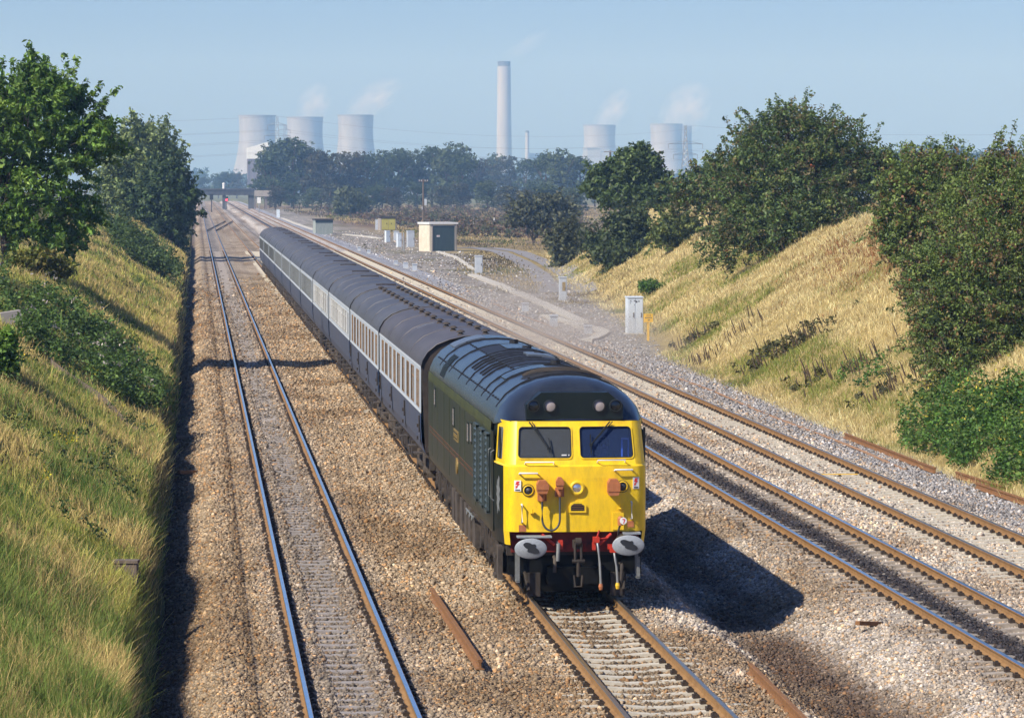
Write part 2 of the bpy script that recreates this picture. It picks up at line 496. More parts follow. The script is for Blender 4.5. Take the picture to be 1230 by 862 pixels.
def H(X, Y):
    X = np.asarray(X, float); Y = np.asarray(Y, float)
    z = np.full(np.broadcast(X, Y).shape, BASE)
    wig = (fbm(X * 0.35, Y * 0.25, 3) - 0.5) + 0.5 * (fbm(X * 0.5 + Y * 0.25, Y * 0.16, 4, 4) - 0.5)
    # left cutting side
    d = L_TOE - X + (fbm(Y * 0.16, X * 0 + 1, 5) - 0.5) * 0.7
    fadeL = 1 - sstep(430, 560, Y)
    hl = np.minimum(0.85 * sstep(0.0, 0.3, d) + 0.64 * np.maximum(d, 0), 4.9 + 0.02 * np.maximum(d - 6.6, 0))
    hl = hl - 0.55 * np.exp(-((d - 6.6) / 1.3) ** 2)
    hl = np.maximum(hl, 0)
    z = z + hl * fadeL + wig * 1.1 * sstep(0, 1.5, d) * fadeL
    # right cutting side
    toe = np.interp(Y, TOE_Y, TOE_X) + (fbm(Y * 0.08, X * 0 + 9, 8) - 0.5) * 1.0
    e = X - toe
    fadeR = 1 - sstep(375, 430, Y)
    top = 6.35 - 0.4 * sstep(230, 340, Y)
    hr = np.minimum(0.60 * np.maximum(e, 0), top)
    hr = hr - 0.5 * np.exp(-((e - top / 0.60) / 1.6) ** 2) * (e > 0)
    hr = np.maximum(hr, 0)
    z = z + hr * fadeR + wig * 0.8 * sstep(0, 2, e) * fadeR
    # bed under the ballast is kept low
    inb = sstep(-0.9, -0.4, X) * (1 - sstep(19.6, 20.3, X))
    z = z - inb * 0.75
    return z

def ground_at(px, py, dz=0.0, y0=40.0, y1=1500.0):
    """world point of the land seen at a photo pixel"""
    Y = np.geomspace(y0, y1, 4000)
    t = Y / FPX
    X = (px - VPX) * t; Z = CAM_Z - (py - VPY) * t
    h = np.maximum(H(X, Y), np.where((X > -0.6) & (X < 20), -0.45, -9)) + dz
    k = int(np.argmax(Z <= h))
    return float(X[k]), float(Y[k]), float(h[k])

def at(px, py, Y):
    t = Y / FPX
    return ((px - VPX) * t, Y, CAM_Z - (py - VPY) * t)

# ballast surface height across the tracks
def track_profile(x, mid, inner, outer):
    a = np.abs(x)
    return np.interp(a, [0, 0.25, 0.36, 0.60, 0.86, 1.25, 1.45], [mid, mid, inner, inner, outer, outer, -0.22])

def ZB(X, Y):
    X = np.asarray(X, float)
    z = np.interp(X, [-1.3, -0.75, -0.2, 0.35, 0.62, 0.95, 4.2, 4.6, 5.2, 8.2, 8.75, 9.6, 10.5, 11.4, 11.95, 15.0, 18.1, 18.6, 19.5, 20.6, 21.2],
                     [-0.8, -0.72, -0.48, -0.12, -0.12, -0.2, -0.22, -0.27, -0.22, -0.22, -0.27, -0.78, -0.8, -0.36, -0.22, -0.24, -0.22, -0.26, -0.46, -0.47, -0.6])
    for k, (mid, inn, out) in enumerate(((-0.245, -0.19, -0.185), (-0.238, -0.236, -0.20), (-0.212, -0.252, -0.222), (-0.25, -0.25, -0.222))):
        d = X - TX[k]
        z = np.where(np.abs(d) < 1.45, track_profile(d, mid, inn, out), z)
    return z + (fbm(X * 1.1, np.asarray(Y) * 0.8, 21) - 0.5) * 0.05

def CB(X, Y):
    """stone colour by place: warm tan on the left, paler grey to the right, oily middle of the third track"""
    X = np.asarray(X, float); Y = np.asarray(Y, float)
    tan = np.array([0.315, 0.235, 0.15]); pale = np.array([0.43, 0.37, 0.30]); grey = np.array([0.27, 0.26, 0.255])
    brown = np.array([0.20, 0.135, 0.075]); oil = np.array([0.030, 0.027, 0.031]); soil = np.array([0.085, 0.056, 0.038])
    n1 = fbm(X * 0.6, Y * 0.22, 31)[..., None]; n2 = fbm(X * 1.3, Y * 0.5, 41)[..., None]
    x = X[..., None]
    c = tan + (pale - tan) * sstep(6.8, 9.0, x) * 0.9
    c = c + (brown - c) * np.clip((n1 - 0.42) * 3.4, 0, 0.85) * (1 - sstep(9, 15, x) * 0.4)
    c = c + (grey - c) * sstep(17.2, 18.6, x) * 0.85
    c = c + (pale - c) * np.exp(-((x - TX[3]) / 0.8) ** 4) * 0.7
    for k, dk in ((0, 0.55), (1, 0.30)):
        c = c * (1 - dk * np.exp(-((x - TX[k]) / 0.42) ** 4))
    c = c + (np.array([0.25, 0.215, 0.18]) - c) * np.exp(-((x - TX[0]) / 1.15) ** 6) * 0.5
    c = c + (oil - c) * np.exp(-((x - TX[2] + 0.10) / 0.42) ** 4) * np.clip(0.78 + 0.5 * n2, 0, 0.98)
    c = c + (brown * 0.6 - c) * np.exp(-((x - TX[2] + 1.25) / 0.5) ** 2) * np.clip((n2 - 0.3) * 1.6, 0, 0.8)
    c = c + (soil - c) * np.exp(-((x - 10.1) / 0.75) ** 4) * np.clip(0.62 + 1.6 * (n2 - 0.35), 0, 0.96) * (1 - sstep(72, 110, Y)[..., None] * 0.5)
    c = c + (soil * 0.8 - c) * (1 - sstep(-0.5, 0.0, x)) * 0.8
    c = c + (brown * 0.75 - c) * np.exp(-((x - 0.84) / 0.13) ** 2) * 0.7
    return np.clip(c * (0.82 + 0.36 * n2), 0, 1)

# ------------------------------------------------------------------ ground sheet
def lines(*segs):
    out = []
    for a, b, st in segs:
        out += list(np.arange(a, b, st))
    return np.array(out)
gx = np.concatenate([lines((-2600,-400,220),(-400,-60,34),(-60,-14,4),(-14,-2,0.45),(-2,0,0.25),(0,20,1.0),(20,50,0.6),(50,90,2),(90,300,14),(300,1200,60),(1200,4200,250)), [4200]])
gy = np.concatenate([lines((-40,40,8),(40,120,0.8),(120,450,1.6),(450,620,6),(620,1500,25),(1500,3000,100),(3000,9400,400)), [9400]])
GX, GY = np.meshgrid(gx, gy)
GZ = H(GX, GY)
def ground_col(X, Y, Z):
    n = fbm(X * 0.25, Y * 0.18, 51); n2 = fbm(X * 0.9, Y * 0.5, 61); n3 = fbm(X * 0.03, Y * 0.008, 71, 4)
    c = np.empty(X.shape + (3,))
    turf = np.array([0.10, 0.095, 0.03]); straw = np.array([0.36, 0.27, 0.11]); gravel = np.array([0.25, 0.23, 0.205])
    dry = np.array([0.30, 0.24, 0.13]); heath = np.array([0.15, 0.105, 0.075]); field = np.array([0.15, 0.15, 0.07])
    c[:] = turf
    e = X - np.interp(Y, TOE_Y, TOE_X)
    right = (X > 17)
    k = (right * 0.75 * np.ones_like(n))[..., None]
    c = c + (straw - c) * k
    yard = right & (Y < 1200)
    g = (1 - sstep(-1.5, 0.2, e)) * yard * (1 - sstep(27, 36, X) * (Y > 200))
    g = np.where(Y > 420, (1 - sstep(24, 33, X)) * yard, g)
    far = sstep(400, 470, Y) * (X > 20)
    fc = dry + (heath - dry) * np.clip((n3 - 0.42) * 5, 0, 1)[..., None]
    c = c + (fc - c) * far[..., None]
    patch = np.clip((n - 0.55) * 4, 0, 0.7) * sstep(195, 230, Y)
    gc = gravel * (0.55 + 0.9 * fbm(X * 1.7, Y * 0.35, 66, 4))[..., None]
    gc = gc + (np.array([0.13, 0.12, 0.05]) - gc) * patch[..., None]
    c = c + (gc - c) * g[..., None]
    fl = sstep(1300, 1600, Y)[..., None]
    c = c + (field - c) * fl
    return c * (0.8 + 0.4 * n2)[..., None]
nxg, nyg = len(gx), len(gy)
V = np.stack([GX, GY, GZ], -1).reshape(-1, 3)
ii = (np.arange(nyg - 1)[:, None] * nxg + np.arange(nxg - 1)[None, :]).ravel()
F = np.stack([ii, ii + 1, ii + nxg + 1, ii + nxg], -1)
struct(np_mesh("ground", V, F, M['ground'], ground_col(GX, GY, GZ).reshape(-1, 3), smooth=True))

# ballast sheet
bx = np.concatenate([np.arange(-1.2, 20.9, 0.12)])
by = np.concatenate([np.arange(25, 160, 0.8), np.arange(160, 500, 4), np.arange(500, 1750, 30)])
BX, BY = np.meshgrid(bx, by)
BZ = ZB(BX, BY)
V = np.stack([BX, BY, BZ], -1).reshape(-1, 3); nb = len(bx)
ii = (np.arange(len(by) - 1)[:, None] * nb + np.arange(nb - 1)[None, :]).ravel()
F = np.stack([ii, ii + 1, ii + nb + 1, ii + nb], -1)
struct(np_mesh("ballast", V, F, M['ballast'], (CB(BX, BY) * np.array([0.88, 0.95, 1.08])).reshape(-1, 3), smooth=True))

# loose ballast stones on top, dense near the camera
def stones(name, n, ya, yb, size, label, xr=(-1.0, 20.6), zf=None, cf=None, fade=True):
    zf = zf or ZB; cf = cf or CB
    u = rng.random(n * 3)
    # density falls with distance
    Y = 1 / (1 / ya + (1 / yb - 1 / ya) * u)
    X = rng.uniform(xr[0], xr[1], n * 3)
    px = VPX + X / Y * FPX
    keep = (px < 1300) & (px > -60)
    if fade: keep &= rng.random(n * 3) > sstep(yb * 0.45, yb, Y)
    X, Y = X[keep][:n], Y[keep][:n]; n = len(X)
    if xr[0] > 10:
        k_ = X < np.interp(Y, TOE_Y, TOE_X) + rng.normal(-0.6, 0.5, n); X, Y = X[k_], Y[k_]; n = len(X)
    onrail = np.zeros(n, bool)
    for t in TX:
        for s in (-0.7525, 0.7525):
            onrail |= np.abs(X - t - s) < 0.085
    X, Y = X[~onrail], Y[~onrail]; n = len(X)
    r = size * np.clip(rng.lognormal(0, 0.34, n), 0.4, 2.1) * (Y / ya) ** 0.55
    Z = zf(X, Y) + r * rng.uniform(-0.2, 0.45, n)
    base = np.array([[1,0,0],[-1,0,0],[0,1,0],[0,-1,0],[0,0,1],[0,0,-1]], float)
    B = base[None] * rng.uniform(0.65, 1.25, (n, 6, 1)) + rng.normal(0, 0.22, (n, 6, 3))
    B[..., 2] *= rng.uniform(0.55, 0.95, (n, 1))
    a = rng.uniform(0, 6.28, n); tl = rng.uniform(-0.7, 0.7, n)
    x, y, z = B[..., 0], B[..., 1], B[..., 2]
    y2 = y * np.cos(tl)[:, None] - z * np.sin(tl)[:, None]; z2 = y * np.sin(tl)[:, None] + z * np.cos(tl)[:, None]
    xr = x * np.cos(a)[:, None] - y2 * np.sin(a)[:, None]; yr = x * np.sin(a)[:, None] + y2 * np.cos(a)[:, None]
    P = np.stack([xr, yr, z2], -1) * r[:, None, None] + np.stack([X, Y, Z], -1)[:, None]
    tri = np.array([[0,2,4],[2,1,4],[1,3,4],[3,0,4],[2,0,5],[1,2,5],[3,1,5],[0,3,5]])
    F = (tri[None] + (np.arange(n) * 6)[:, None, None]).reshape(-1, 3)
    c = cf(X, Y) * np.exp(rng.normal(-0.05, 0.34, (n, 1)))
    hue = rng.random(n)[:, None]
    c = c * np.where(hue < 0.16, [[1.2, 0.96, 0.72]], np.where(hue > 0.74, [[0.98, 1.02, 1.08]], [[1, 1, 1]]))
    c = np.clip(c * 1.08, 0.008, 0.85)
    o = np_mesh(name, P.reshape(-1, 3), F, M['stone'], np.repeat(c, 6, 0), nper=3)
    tag(o, label, "ballast", kind="stuff")
stones("ballast_stones", 440000, 46, 330, 0.025, "angular tan and grey ballast stones heaped round the sleepers of four railway tracks")
def yard_z(X, Y): return np.where(X > 20.6, H(X, Y), ZB(X, Y))
def yard_c(X, Y):
    c = np.full(X.shape + (3,), 1.0) * np.array([0.25, 0.245, 0.245]); pale = (rng.random(X.shape) < 0.05)[:, None]
    return np.where(pale, np.array([0.62, 0.58, 0.52]), c)
def yard_stones():
    global _toe
    stones("yard_stones", 26000, 92, 240, 0.032, "coarse grey stones and pale rubble strewn over the yard right of the tracks", (19.2, 30.0), yard_z, yard_c, False)
yard_stones()
def rub_c(X, Y): return np.where((rng.random(X.shape) < 0.35)[:, None], np.array([0.55, 0.53, 0.50]), np.array([0.22, 0.20, 0.19]))
stones("yard_rubble", 5200, 200, 620, 0.055, "scattered pale rubble lying about the grey yard between the huts and the right track", (19.6, 31.0), yard_z, rub_c, False)

# ------------------------------------------------------------------ tracks
RAIL_PROF = [(-0.07,-0.16),(0.07,-0.16),(0.07,-0.148),(0.018,-0.125),(0.012,-0.05),(0.036,-0.038),(0.037,-0.008),(0.030,0.0),(-0.030,0.0),(-0.037,-0.008),(-0.036,-0.038),(-0.012,-0.05),(-0.018,-0.125),(-0.07,-0.148)]
def sleeper_mb():
    mb = MB()
    P = []
    xs = [-1.3, -0.95, -0.75, -0.5, -0.2, 0.2, 0.5, 0.75, 0.95, 1.3]
    zt = [-0.20, -0.185, -0.175, -0.19, -0.215, -0.215, -0.19, -0.175, -0.185, -0.20]
    for x, z in zip(xs, zt):
        P.append([(x, -0.125, -0.36), (x, -0.10, z), (x, 0.10, z), (x, 0.125, -0.36)])
    mb.grid(P)
    mb.add(P[0], [(0, 1, 2, 3)]); mb.add(P[-1], [(3, 2, 1, 0)])
    for s in (-1, 1):
        for q in (-1, 1):
            x = s * 0.7525 + q * 0.115
            mb.box(x - 0.045, x + 0.045, -0.075, 0.075, -0.20, -0.125, 1)
            mb.box(x - 0.022, x + 0.022, -0.03, 0.03, -0.125, -0.098, 1)
    return mb
TRK = [
    ("straight railway track with bright polished rails, leftmost beside the grassy bank", 'rail_top', 'sleeper_grey', 0.65),
    ("rust brown railway track under the yellow fronted locomotive", 'rail_top_dull', 'sleeper_pale', 0.66),
    ("railway track with an oil blackened middle, first to the right of the train", 'rail_top', 'sleeper_oil', 0.70),
    ("pale sleepered railway track furthest right, beside the signal cabinets", 'rail_top_dull', 'sleeper_pale', 0.66)]
Y_NEAR, Y_FAR = 30.0, 1700.0
for k, (lab, top, slm, sp) in enumerate(TRK):
    t = thing("railway_track", lab, "railway track", (TX[k], 0, 0), group="parallel railway tracks")
    mats = [M['rail_side'], M[top]]
    fm = [0] * len(RAIL_PROF)
    fm[6] = fm[7] = fm[8] = 1
    for s in (-0.7525, 0.7525):
        mb = MB()
        mb.extrude([(x + s, z) for x, z in RAIL_PROF], Y_NEAR, Y_FAR, mats=fm)
        build("rail", mb, mats, t)
    proto = sleeper_mb()
    y = 47.5 + 0.13 * k if k != 2 else 55.3
    if k == 3: y = 66.0
    if k == 1: y = 45.6
    s0 = None
    for i in range(100):
        if s0 is None:
            s0 = build("sleeper", proto, [M[slm], M['chair']], t, loc=(0, y, 0))
        else:
            c = s0.copy(); COL.objects.link(c); c.parent = t; c.location = (random.uniform(-.015, .015), y, random.uniform(-.006, .004))
            c.rotation_euler = (0, 0, random.gauss(0, 0.012))
        y += sp
    pv = np.array(proto.v); pf = proto.f
    ys = np.concatenate([np.arange(y, 420, sp), np.arange(Y_NEAR, 45, sp)])
    vs = (pv[None] + np.stack([0*ys, ys, 0*ys], -1)[:, None]).reshape(-1, 3)
    quads = np.array([f for f in pf if len(f) == 4]); qm = np.array([proto.m[i] for i, f in enumerate(pf) if len(f) == 4])
    Fq = (quads[None] + (np.arange(len(ys)) * len(pv))[:, None, None]).reshape(-1, 4)
    o = np_mesh("distant_sleepers", vs, Fq, [M[slm], M['chair']], parent=t)
    o.data.polygons.foreach_set("material_index", np.tile(qm, len(ys)).astype(np.int32))
    o["kind"] = "stuff"

# far crossover between the two left tracks
t = thing("crossover_track", "dark crossover rails linking the two left tracks far behind the train", "railway track")
for dx in (0.0, 1.5):
    mb = MB()
    P0 = Vector((TX[0] - 0.75 + dx, 600, 0.01)); P1 = Vector((TX[1] - 0.75 + dx, 760, 0.01))
    pts = [P0.lerp(P1, u) for u in (0, .25, .5, .75, 1)]
    mb.grid([[ (p.x - 0.06, p.y, -0.15), (p.x - 0.06, p.y, 0.004), (p.x + 0.06, p.y, 0.004), (p.x + 0.06, p.y, -0.15)] for p in pts])
    build("rail", mb, M['under2'], t)

# ------------------------------------------------------------------ locomotive
LX, LY = TX[1], 64.6
def fx(px): return (px - 693.9) * (LY / FPX)
def fz(py): return CAM_Z - (py - VPY) * (LY / FPX)
loco = thing("diesel_locomotive", "dark green diesel locomotive with a bright yellow front hauling the passenger train", "locomotive", (LX, LY, 0))
LEN = 20.0
HW = 1.375
ROOF = [(1.375, 2.98), (1.345, 3.16), (1.25, 3.38), (1.08, 3.58), (0.84, 3.745), (0.55, 3.86), (0.28, 3.915), (0, 3.93)]
roofH = ROOF + [(-x, z) for x, z in reversed(ROOF[:-1])]
def rect_hole(c0, c1, r, n=4):
    (x0, z0), (x1, z1) = c0, c1
    pts = []
    for cx, cz, a0 in ((x1-r, z1-r, 0), (x0+r, z1-r, 90), (x0+r, z0+r, 180), (x1-r, z0+r, 270)):
        for k in range(n + 1):
            a = R(a0 + 90 * k / n)
            pts.append((cx + r * math.cos(a), cz + r * math.sin(a)))
    return pts
def holed(mb, outer, holes, fn, m=0):
    polys = [[Vector((a, b, 0)) for a, b in outer]] + [[Vector((a, b, 0)) for a, b in h] for h in holes]
    flat = [p for q in polys for p in q]
    tris = geometry.tessellate_polygon(polys)
    mb.add([fn(p.x, p.y) for p in flat], [tuple(t_) for t_ in tris], m)
# body sides behind the cab
mb = MB()
for s in (-1, 1):
    P = []
    for y in (1.9, 2.0, 5.0, 9.0, 13.0, 17.0, LEN):
        P.append([(s*(HW-0.10), y, 0.98), (s*(HW-0.03), y, 1.06), (s*HW, y, 1.22), (s*HW, y, 2.0), (s*HW, y, 2.90)])
    mb.grid(P, 0, flip=(s > 0))
    mb.grid([[(s*HW, y, 2.90), (s*(HW+0.004), y, 2.93), (s*(HW-0.01), y, 3.10)] for y in (1.9, 8, 14, LEN)], 1, flip=(s > 0))
mb.add([(x, LEN, z) for x, z in [(HW-0.1, 0.98), (HW, 1.22)] + roofH + [(-HW, 1.22), (-HW+0.1, 0.98)]], [tuple(range(len(roofH) + 4))], 0)
mb.add([(-HW+0.1, 1.95, 0.98), (HW-0.1, 1.95, 0.98), (HW-0.1, LEN, 0.98), (-HW+0.1, LEN, 0.98)], [(0,1,2,3)], 0)
build("body_side", mb, [M['green'], M['green_olive']], loco, smooth=40)
# lining stripes
for z in (1.74, 1.84):
    mb = MB()
    for s in (-1, 1):
        a, b = sorted((s*HW, s*(HW+0.004)))
        mb.box(a, b, 5.6, 19.6, z, z + 0.028)
    build("lining_stripe", mb, M['stripe'], loco)
for y in (5.55, 8.4, 9.8, 12.9, 14.6, 16.9, 18.6):
    for s in (-1, 1):
        a, b = sorted((s*HW, s*(HW+0.006)))
        mb = MB(); mb.box(a, b, y, y+0.035, 1.24, 2.89); build("panel_seam", mb, M['green_olive'], loco)
# roof
mb = MB()
mb.grid([[(x, y, z + (0.0)) for x, z in [( HW-0.015, 3.08)] + [p for p in roofH if p[1] > 3.1] + [(-HW+0.015, 3.08)]] for y in (1.5, 4, 8, 12, 16, LEN)], 0)
# dome over the cab
def dome_row(y):
    t_ = min(1, max(0, (y - 0.34) / 1.16))
    top = 3.20 + 0.73 * (1 - (1 - t_) ** 2.6)
    wd = 1.15 + (HW - 0.015 - 1.15) * min(1, t_ * 1.15)
    zb = 3.19 - 0.11 * t_
    row = []
    for x, z in [(HW-0.015, 3.08)] + [p for p in roofH if p[1] > 3.1] + [(-HW+0.015, 3.08)]:
        f = (z - 3.08) / 0.85
        row.append((x / (HW-0.015) * wd, y + 0.10 * (abs(x)/HW)**2 * (1-t_), zb + (top - zb) * f))
    return row
mb.grid([dome_row(y) for y in (0.34, 0.40, 0.48, 0.58, 0.72, 0.9, 1.15, 1.5)], 0)
for y in np.arange(2.6, 19.5, 0.55):
    for x in (-1.19, -0.62):
        z_ = float(np.interp(abs(x), [p[0] for p in reversed(ROOF)], [p[1] for p in reversed(ROOF)]))
        mb.lathe([(0.022, 0), (0.022, 0.03), (0, 0.034)], (x, y, z_-0.004), 6, 'z', 1)
build("roof", mb, [M['loco_roof'], M['soot']], loco, smooth=40)
# cab shell
ringL = [(-HW, 1.9), (-HW, 1.3), (-1.335, 0.8), (-1.275, 0.36), (-1.245, 0.22), (-1.19, 0.12), (-1.08, 0.065), (-0.6, 0.02), (0, 0.0)]
ring = ringL + [(-x, y) for x, y in reversed(ringL[:-1])]
def plan(x): 
    return float(np.interp(x, [-1.08, -0.6, 0, 0.6, 1.08], [0.065, 0.02, 0, 0.02, 0.065]))
def band(z0, z1, rk0, rk1, inset0=0.0, inset1=0.0, a=0, b=None):
    rr = ring[a:b]
    rows = []
    for z, rk, ins in ((z0, rk0, inset0), (z1, rk1, inset1)):
        rows.append([(x * (1 - ins), y + rk * max(0, 1 - y / 1.9), z) for x, y in rr])
    return rows
mb = MB()
# side panels lower (green from y=0.36 back), yellow front wraps the corners
n = len(ring)
ZW, ZT = 2.40, 3.19
lev = [(1.24, 0.0), (1.75, -0.005), (2.2, 0.0), (ZW, 0.015)]
for (z0, k0), (z1, k1) in zip(lev[:-1], lev[1:]):
    mb.grid(band(z0, z1, k0, k1, a=3, b=n-3), 0)
    mb.grid(band(z0, z1, k0, k1, a=0, b=4), 1); mb.grid(band(z0, z1, k0, k1, a=n-4), 1)
# below the centre cut-out the corners run lower
for a, b, m_ in ((0, 4, 1), (3, 6, 0), (n-6, n-3, 0), (n-4, n, 1)):
    mb.grid(band(1.0, 1.24, 0.03, 0.0, 0.02, 0.0, a=a, b=b), m_)
# ledge under the windows
mb.grid(band(ZW, ZW + 0.03, 0.015, 0.05, 0.0, 0.008, a=0, b=None), 0)
# window band corners
RK = 0.34
def up(x, y, z):
    u = (z - ZW - 0.03) / (ZT - ZW - 0.03)
    ins = 0.008 + 0.042 * u
    return (x * (1 - ins), y + (0.05 + (RK - 0.05) * u) * max(0, 1 - y / 1.9), z)
for a, b in ((3, 7), (n - 7, n - 3)):
    mb.grid([[up(x, y, z) for x, y in ring[a:b]] for z in (ZW + 0.03, 2.8, ZT)], 0)
# front halves with windows
wz0, wz1 = 2.545, 3.10
for s in (-1, 1):
    outer = [(0, ZW + 0.03), (s*0.6, ZW + 0.03), (s*1.08, ZW + 0.03), (s*1.08, ZT), (s*0.6, ZT), (0, ZT)]
    hole = rect_hole((min(s*0.075, s*1.055), wz0), (max(s*0.075, s*1.055), wz1), 0.07)
    holed(mb, outer, [hole], lambda a, b: up(a, plan(a), b), 0)
# cab side with window
for s in (-1, 1):
    def sidefn(a, b, s=s):
        x = float(np.interp(a, [0.36, 0.8, 1.3, 1.9], [1.275, 1.335, HW, HW]))
        return up(s * x, a, b)
    outer = [(0.36, ZW + 0.03), (0.8, ZW+0.03), (1.12, ZW + 0.03), (1.12, ZT), (0.8, ZT), (0.36, ZT)]
    holed(mb, outer, [rect_hole((0.52, 2.50), (0.98, 3.06), 0.05)], sidefn, 0)
    mb.add([sidefn(a, b) for a, b in [(1.12, ZW+0.03), (1.9, ZW+0.03), (1.9, ZT), (1.12, ZT)]], [(0,1,2,3)], 2)
cab = build("cab", mb, [M['yellow'], M['green_clean'], M['green_clean']], loco, smooth=35)
# window frames + panes
for s in (-1, 1):
    mb = MB()
    h = rect_hole((min(s*0.075, s*1.055), wz0), (max(s*0.075, s*1.055), wz1), 0.07, 5)
    cx, cz = s*0.565, (wz0+wz1)/2
    def offs(k, d, e):
        out = []
        for a, b in h:
            aa = cx + (a - cx) * (1 + d); bb = cz + (b - cz) * (1 + d * 1.7)
            p = up(aa, plan(aa), bb); out.append((p[0], p[1] + e, p[2]))
        return out
    rows = [offs(0, 0.035, -0.002), offs(0, 0.03, -0.018), offs(0, -0.012, -0.018), offs(0, -0.014, 0.05)]
    rows = [r_ + [r_[0]] for r_ in rows]
    mb.grid(rows)
    fr = build("window_frame", mb, M['yellow'], loco, smooth=40)
    mb = MB()
    rows = [offs(0, -0.008, -0.016), offs(0, -0.012, -0.022), offs(0, -0.035, -0.022), offs(0, -0.037, 0.03)]
    rows = [r_ + [r_[0]] for r_ in rows]
    mb.grid(rows)
    build("window_seal", mb, M['black'], fr, smooth=40)
    mb = MB()
    pts = offs(0, -0.02, 0.012)
    mb.add(pts, [tuple(range(len(pts)))])
    build("window_pane", mb, M['glass_l'] if s < 0 else M['glass_r'], fr, label="clear grey cab windscreen" if s < 0 else "blue tinted cab windscreen")
    mb = MB()
    pts = [up(s * float(np.interp(a, [0.36, 0.8, 1.3], [1.265, 1.325, 1.36])), a, b) for a, b in rect_hole((0.53, 2.51), (0.97, 3.05), 0.05)]
    mb.add(pts, [tuple(range(len(pts)))])
    mb.box(s*1.30-0.02, s*1.30+0.02, 0.735, 0.765, 2.50, 3.05, 1)
    build("side_window", mb, [M['coach_glass'], M['black']], loco)
# cab interior
mb = MB()
mb.box(-1.12, 1.12, 1.75, 1.8, 1.3, 3.15)
mb.box(-1.12, 1.12, 0.14, 1.8, 1.3, 1.36)
mb.box(-1.08, 1.08, 0.20, 0.55, 1.36, 2.34)
mb.box(-0.95, -0.35, 0.3, 0.62, 2.34, 2.50); mb.box(0.35, 0.95, 0.3, 0.62, 2.34, 2.50)
mb.box(0.02, 0.08, 0.9, 1.7, 1.4, 3.1)
build("cab_interior", mb, M['cab_in'], loco)
mb = MB()
for s in (-1, 1):
    mb.box(s*0.62-0.26, s*0.62+0.26, 1.15, 1.6, 1.80, 1.90); mb.box(s*0.62-0.25, s*0.62+0.25, 1.55, 1.68, 1.9, 2.5)
    mb.box(s*0.62-0.05, s*0.62+0.05, 1.3, 1.4, 1.36, 1.8)
build("seat", mb, M['black'], loco)
mb = MB()
mb.box(0.86, 0.89, 0.55, 0.57, 2.42, 2.86, 0); mb.box(0.98, 1.00, 0.55, 0.57, 2.42, 2.86, 0); mb.box(0.86, 1.0, 0.55, 0.57, 2.84, 2.87, 0)
build("blind_frame", mb, M['white'], loco)
# marker light panel on the dome
mb = MB()
pz0, pz1, py = 3.215, 3.70, 0.36
pts = [(-0.87, pz0), (0.87, pz0), (0.87, 3.48), (0.60, pz1), (-0.60, pz1), (-0.87, 3.48)]
mb.extrude(pts, py, 1.0)
panel = build("marker_panel", mb, M['green_clean'], loco)
for x, dark in ((-0.735, 1), (-0.44, 0), (0.44, 0), (0.735, 1)):
    mb = MB()
    mb.lathe([(0.118, 0), (0.118, -0.045), (0.098, -0.05), (0.09, -0.02)], (x, py, 3.46), 24, 'y', mats=[0, 0, 0])
    mb.lathe([(0.092, -0.022), (0.05, -0.034), (0.0, -0.038)], (x, py, 3.46), 24, 'y', m=1)
    build("marker_lamp", mb, [M['black'], M['lens_dark'] if dark else M['lens']], panel, smooth=40, label="unlit black marker lamp" if dark else "pale frosted marker lamp")
# headlight
hx, hz = fx(694.5), fz(588.4)
mb = MB(); mb.lathe([(0.135, 0.0), (0.135, -0.04), (0.105, -0.055), (0.085, -0.05), (0.08, -0.03)], (hx, 0.0, hz), 28, 'y')
hl = build("headlight", mb, M['yellow'], loco, smooth=40)
mb = MB(); mb.lathe([(0.082, -0.035), (0.05, -0.05), (0.0, -0.055)], (hx, 0, hz), 24, 'y')
build("headlight_lens", mb, M['chrome'], hl, smooth=60)
# round ports
for px, py_ in ((635.5, 591), (750, 587)):
    mb = MB(); x, z = fx(px), fz(py_)
    mb.lathe([(0.112, 0.03), (0.112, -0.012), (0.098, -0.014)], (x, plan(x), z), 22, 'y', 1)  # outer black ring stands in for the shadow round the socket rim
    mb.lathe([(0.098, 0.03), (0.098, -0.030), (0.080, -0.036), (0.07, 0.0), (0.06, 0.0)], (x, plan(x), z), 22, 'y', 0)
    mb.lathe([(0.078, -0.018), (0.0, -0.020)], (x, plan(x), z), 22, 'y', 1)
    mb.lathe([(0.045, -0.02), (0.0, -0.045)], (x, plan(x), z), 14, 'y', 2)
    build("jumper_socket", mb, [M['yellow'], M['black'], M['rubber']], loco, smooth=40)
# jumper boxes
def jbox(x0, x1, zt, zb, d, tail):
    mb = MB()
    mb.extrude([(x0+0.02, zb), (x1-0.02, zb), (x1, zb+0.05), (x1, zt-0.06), (x1-0.035, zt), (x0+0.035, zt), (x0, zt-0.06), (x0, zb+0.05)], -d, 0.05)
    mb.box(x0-0.012, x1+0.012, -d-0.012, -d+0.03, zb+0.07, zt-0.07)
    if tail:
        xm = (x0 + x1) / 2
        mb.lathe([(0.05, zb+0.02), (0.045, zb-0.10), (0.03, zb-0.14)], (xm, -d*0.5, 0), 10, 'z')
        mb.box(xm-0.075, xm+0.085, -0.05, 0.05, zb-0.14, zb+0.02)
    return build("jumper_box", mb, M['orange'], loco, smooth=30)
jbox(fx(645), fx(658), fz(578), fz(594), 0.22, True)
jbox(fx(668.5), fx(677), fz(574.5), fz(589), 0.16, True)
jbox(fx(731), fx(744.5), fz(577), fz(596.5), 0.24, False)
xa, xb = fx(651.5), fx(673)
za, zb_, zm = fz(604), fz(595), fz(639)
pts = []
for k in range(13):
    a = math.pi * k / 12
    pts.append(((xa+xb)/2 - (xb-xa)/2 * math.cos(a), -0.10 - 0.02*math.sin(a), fz(625) - (fz(625) - zm) * math.sin(a)))
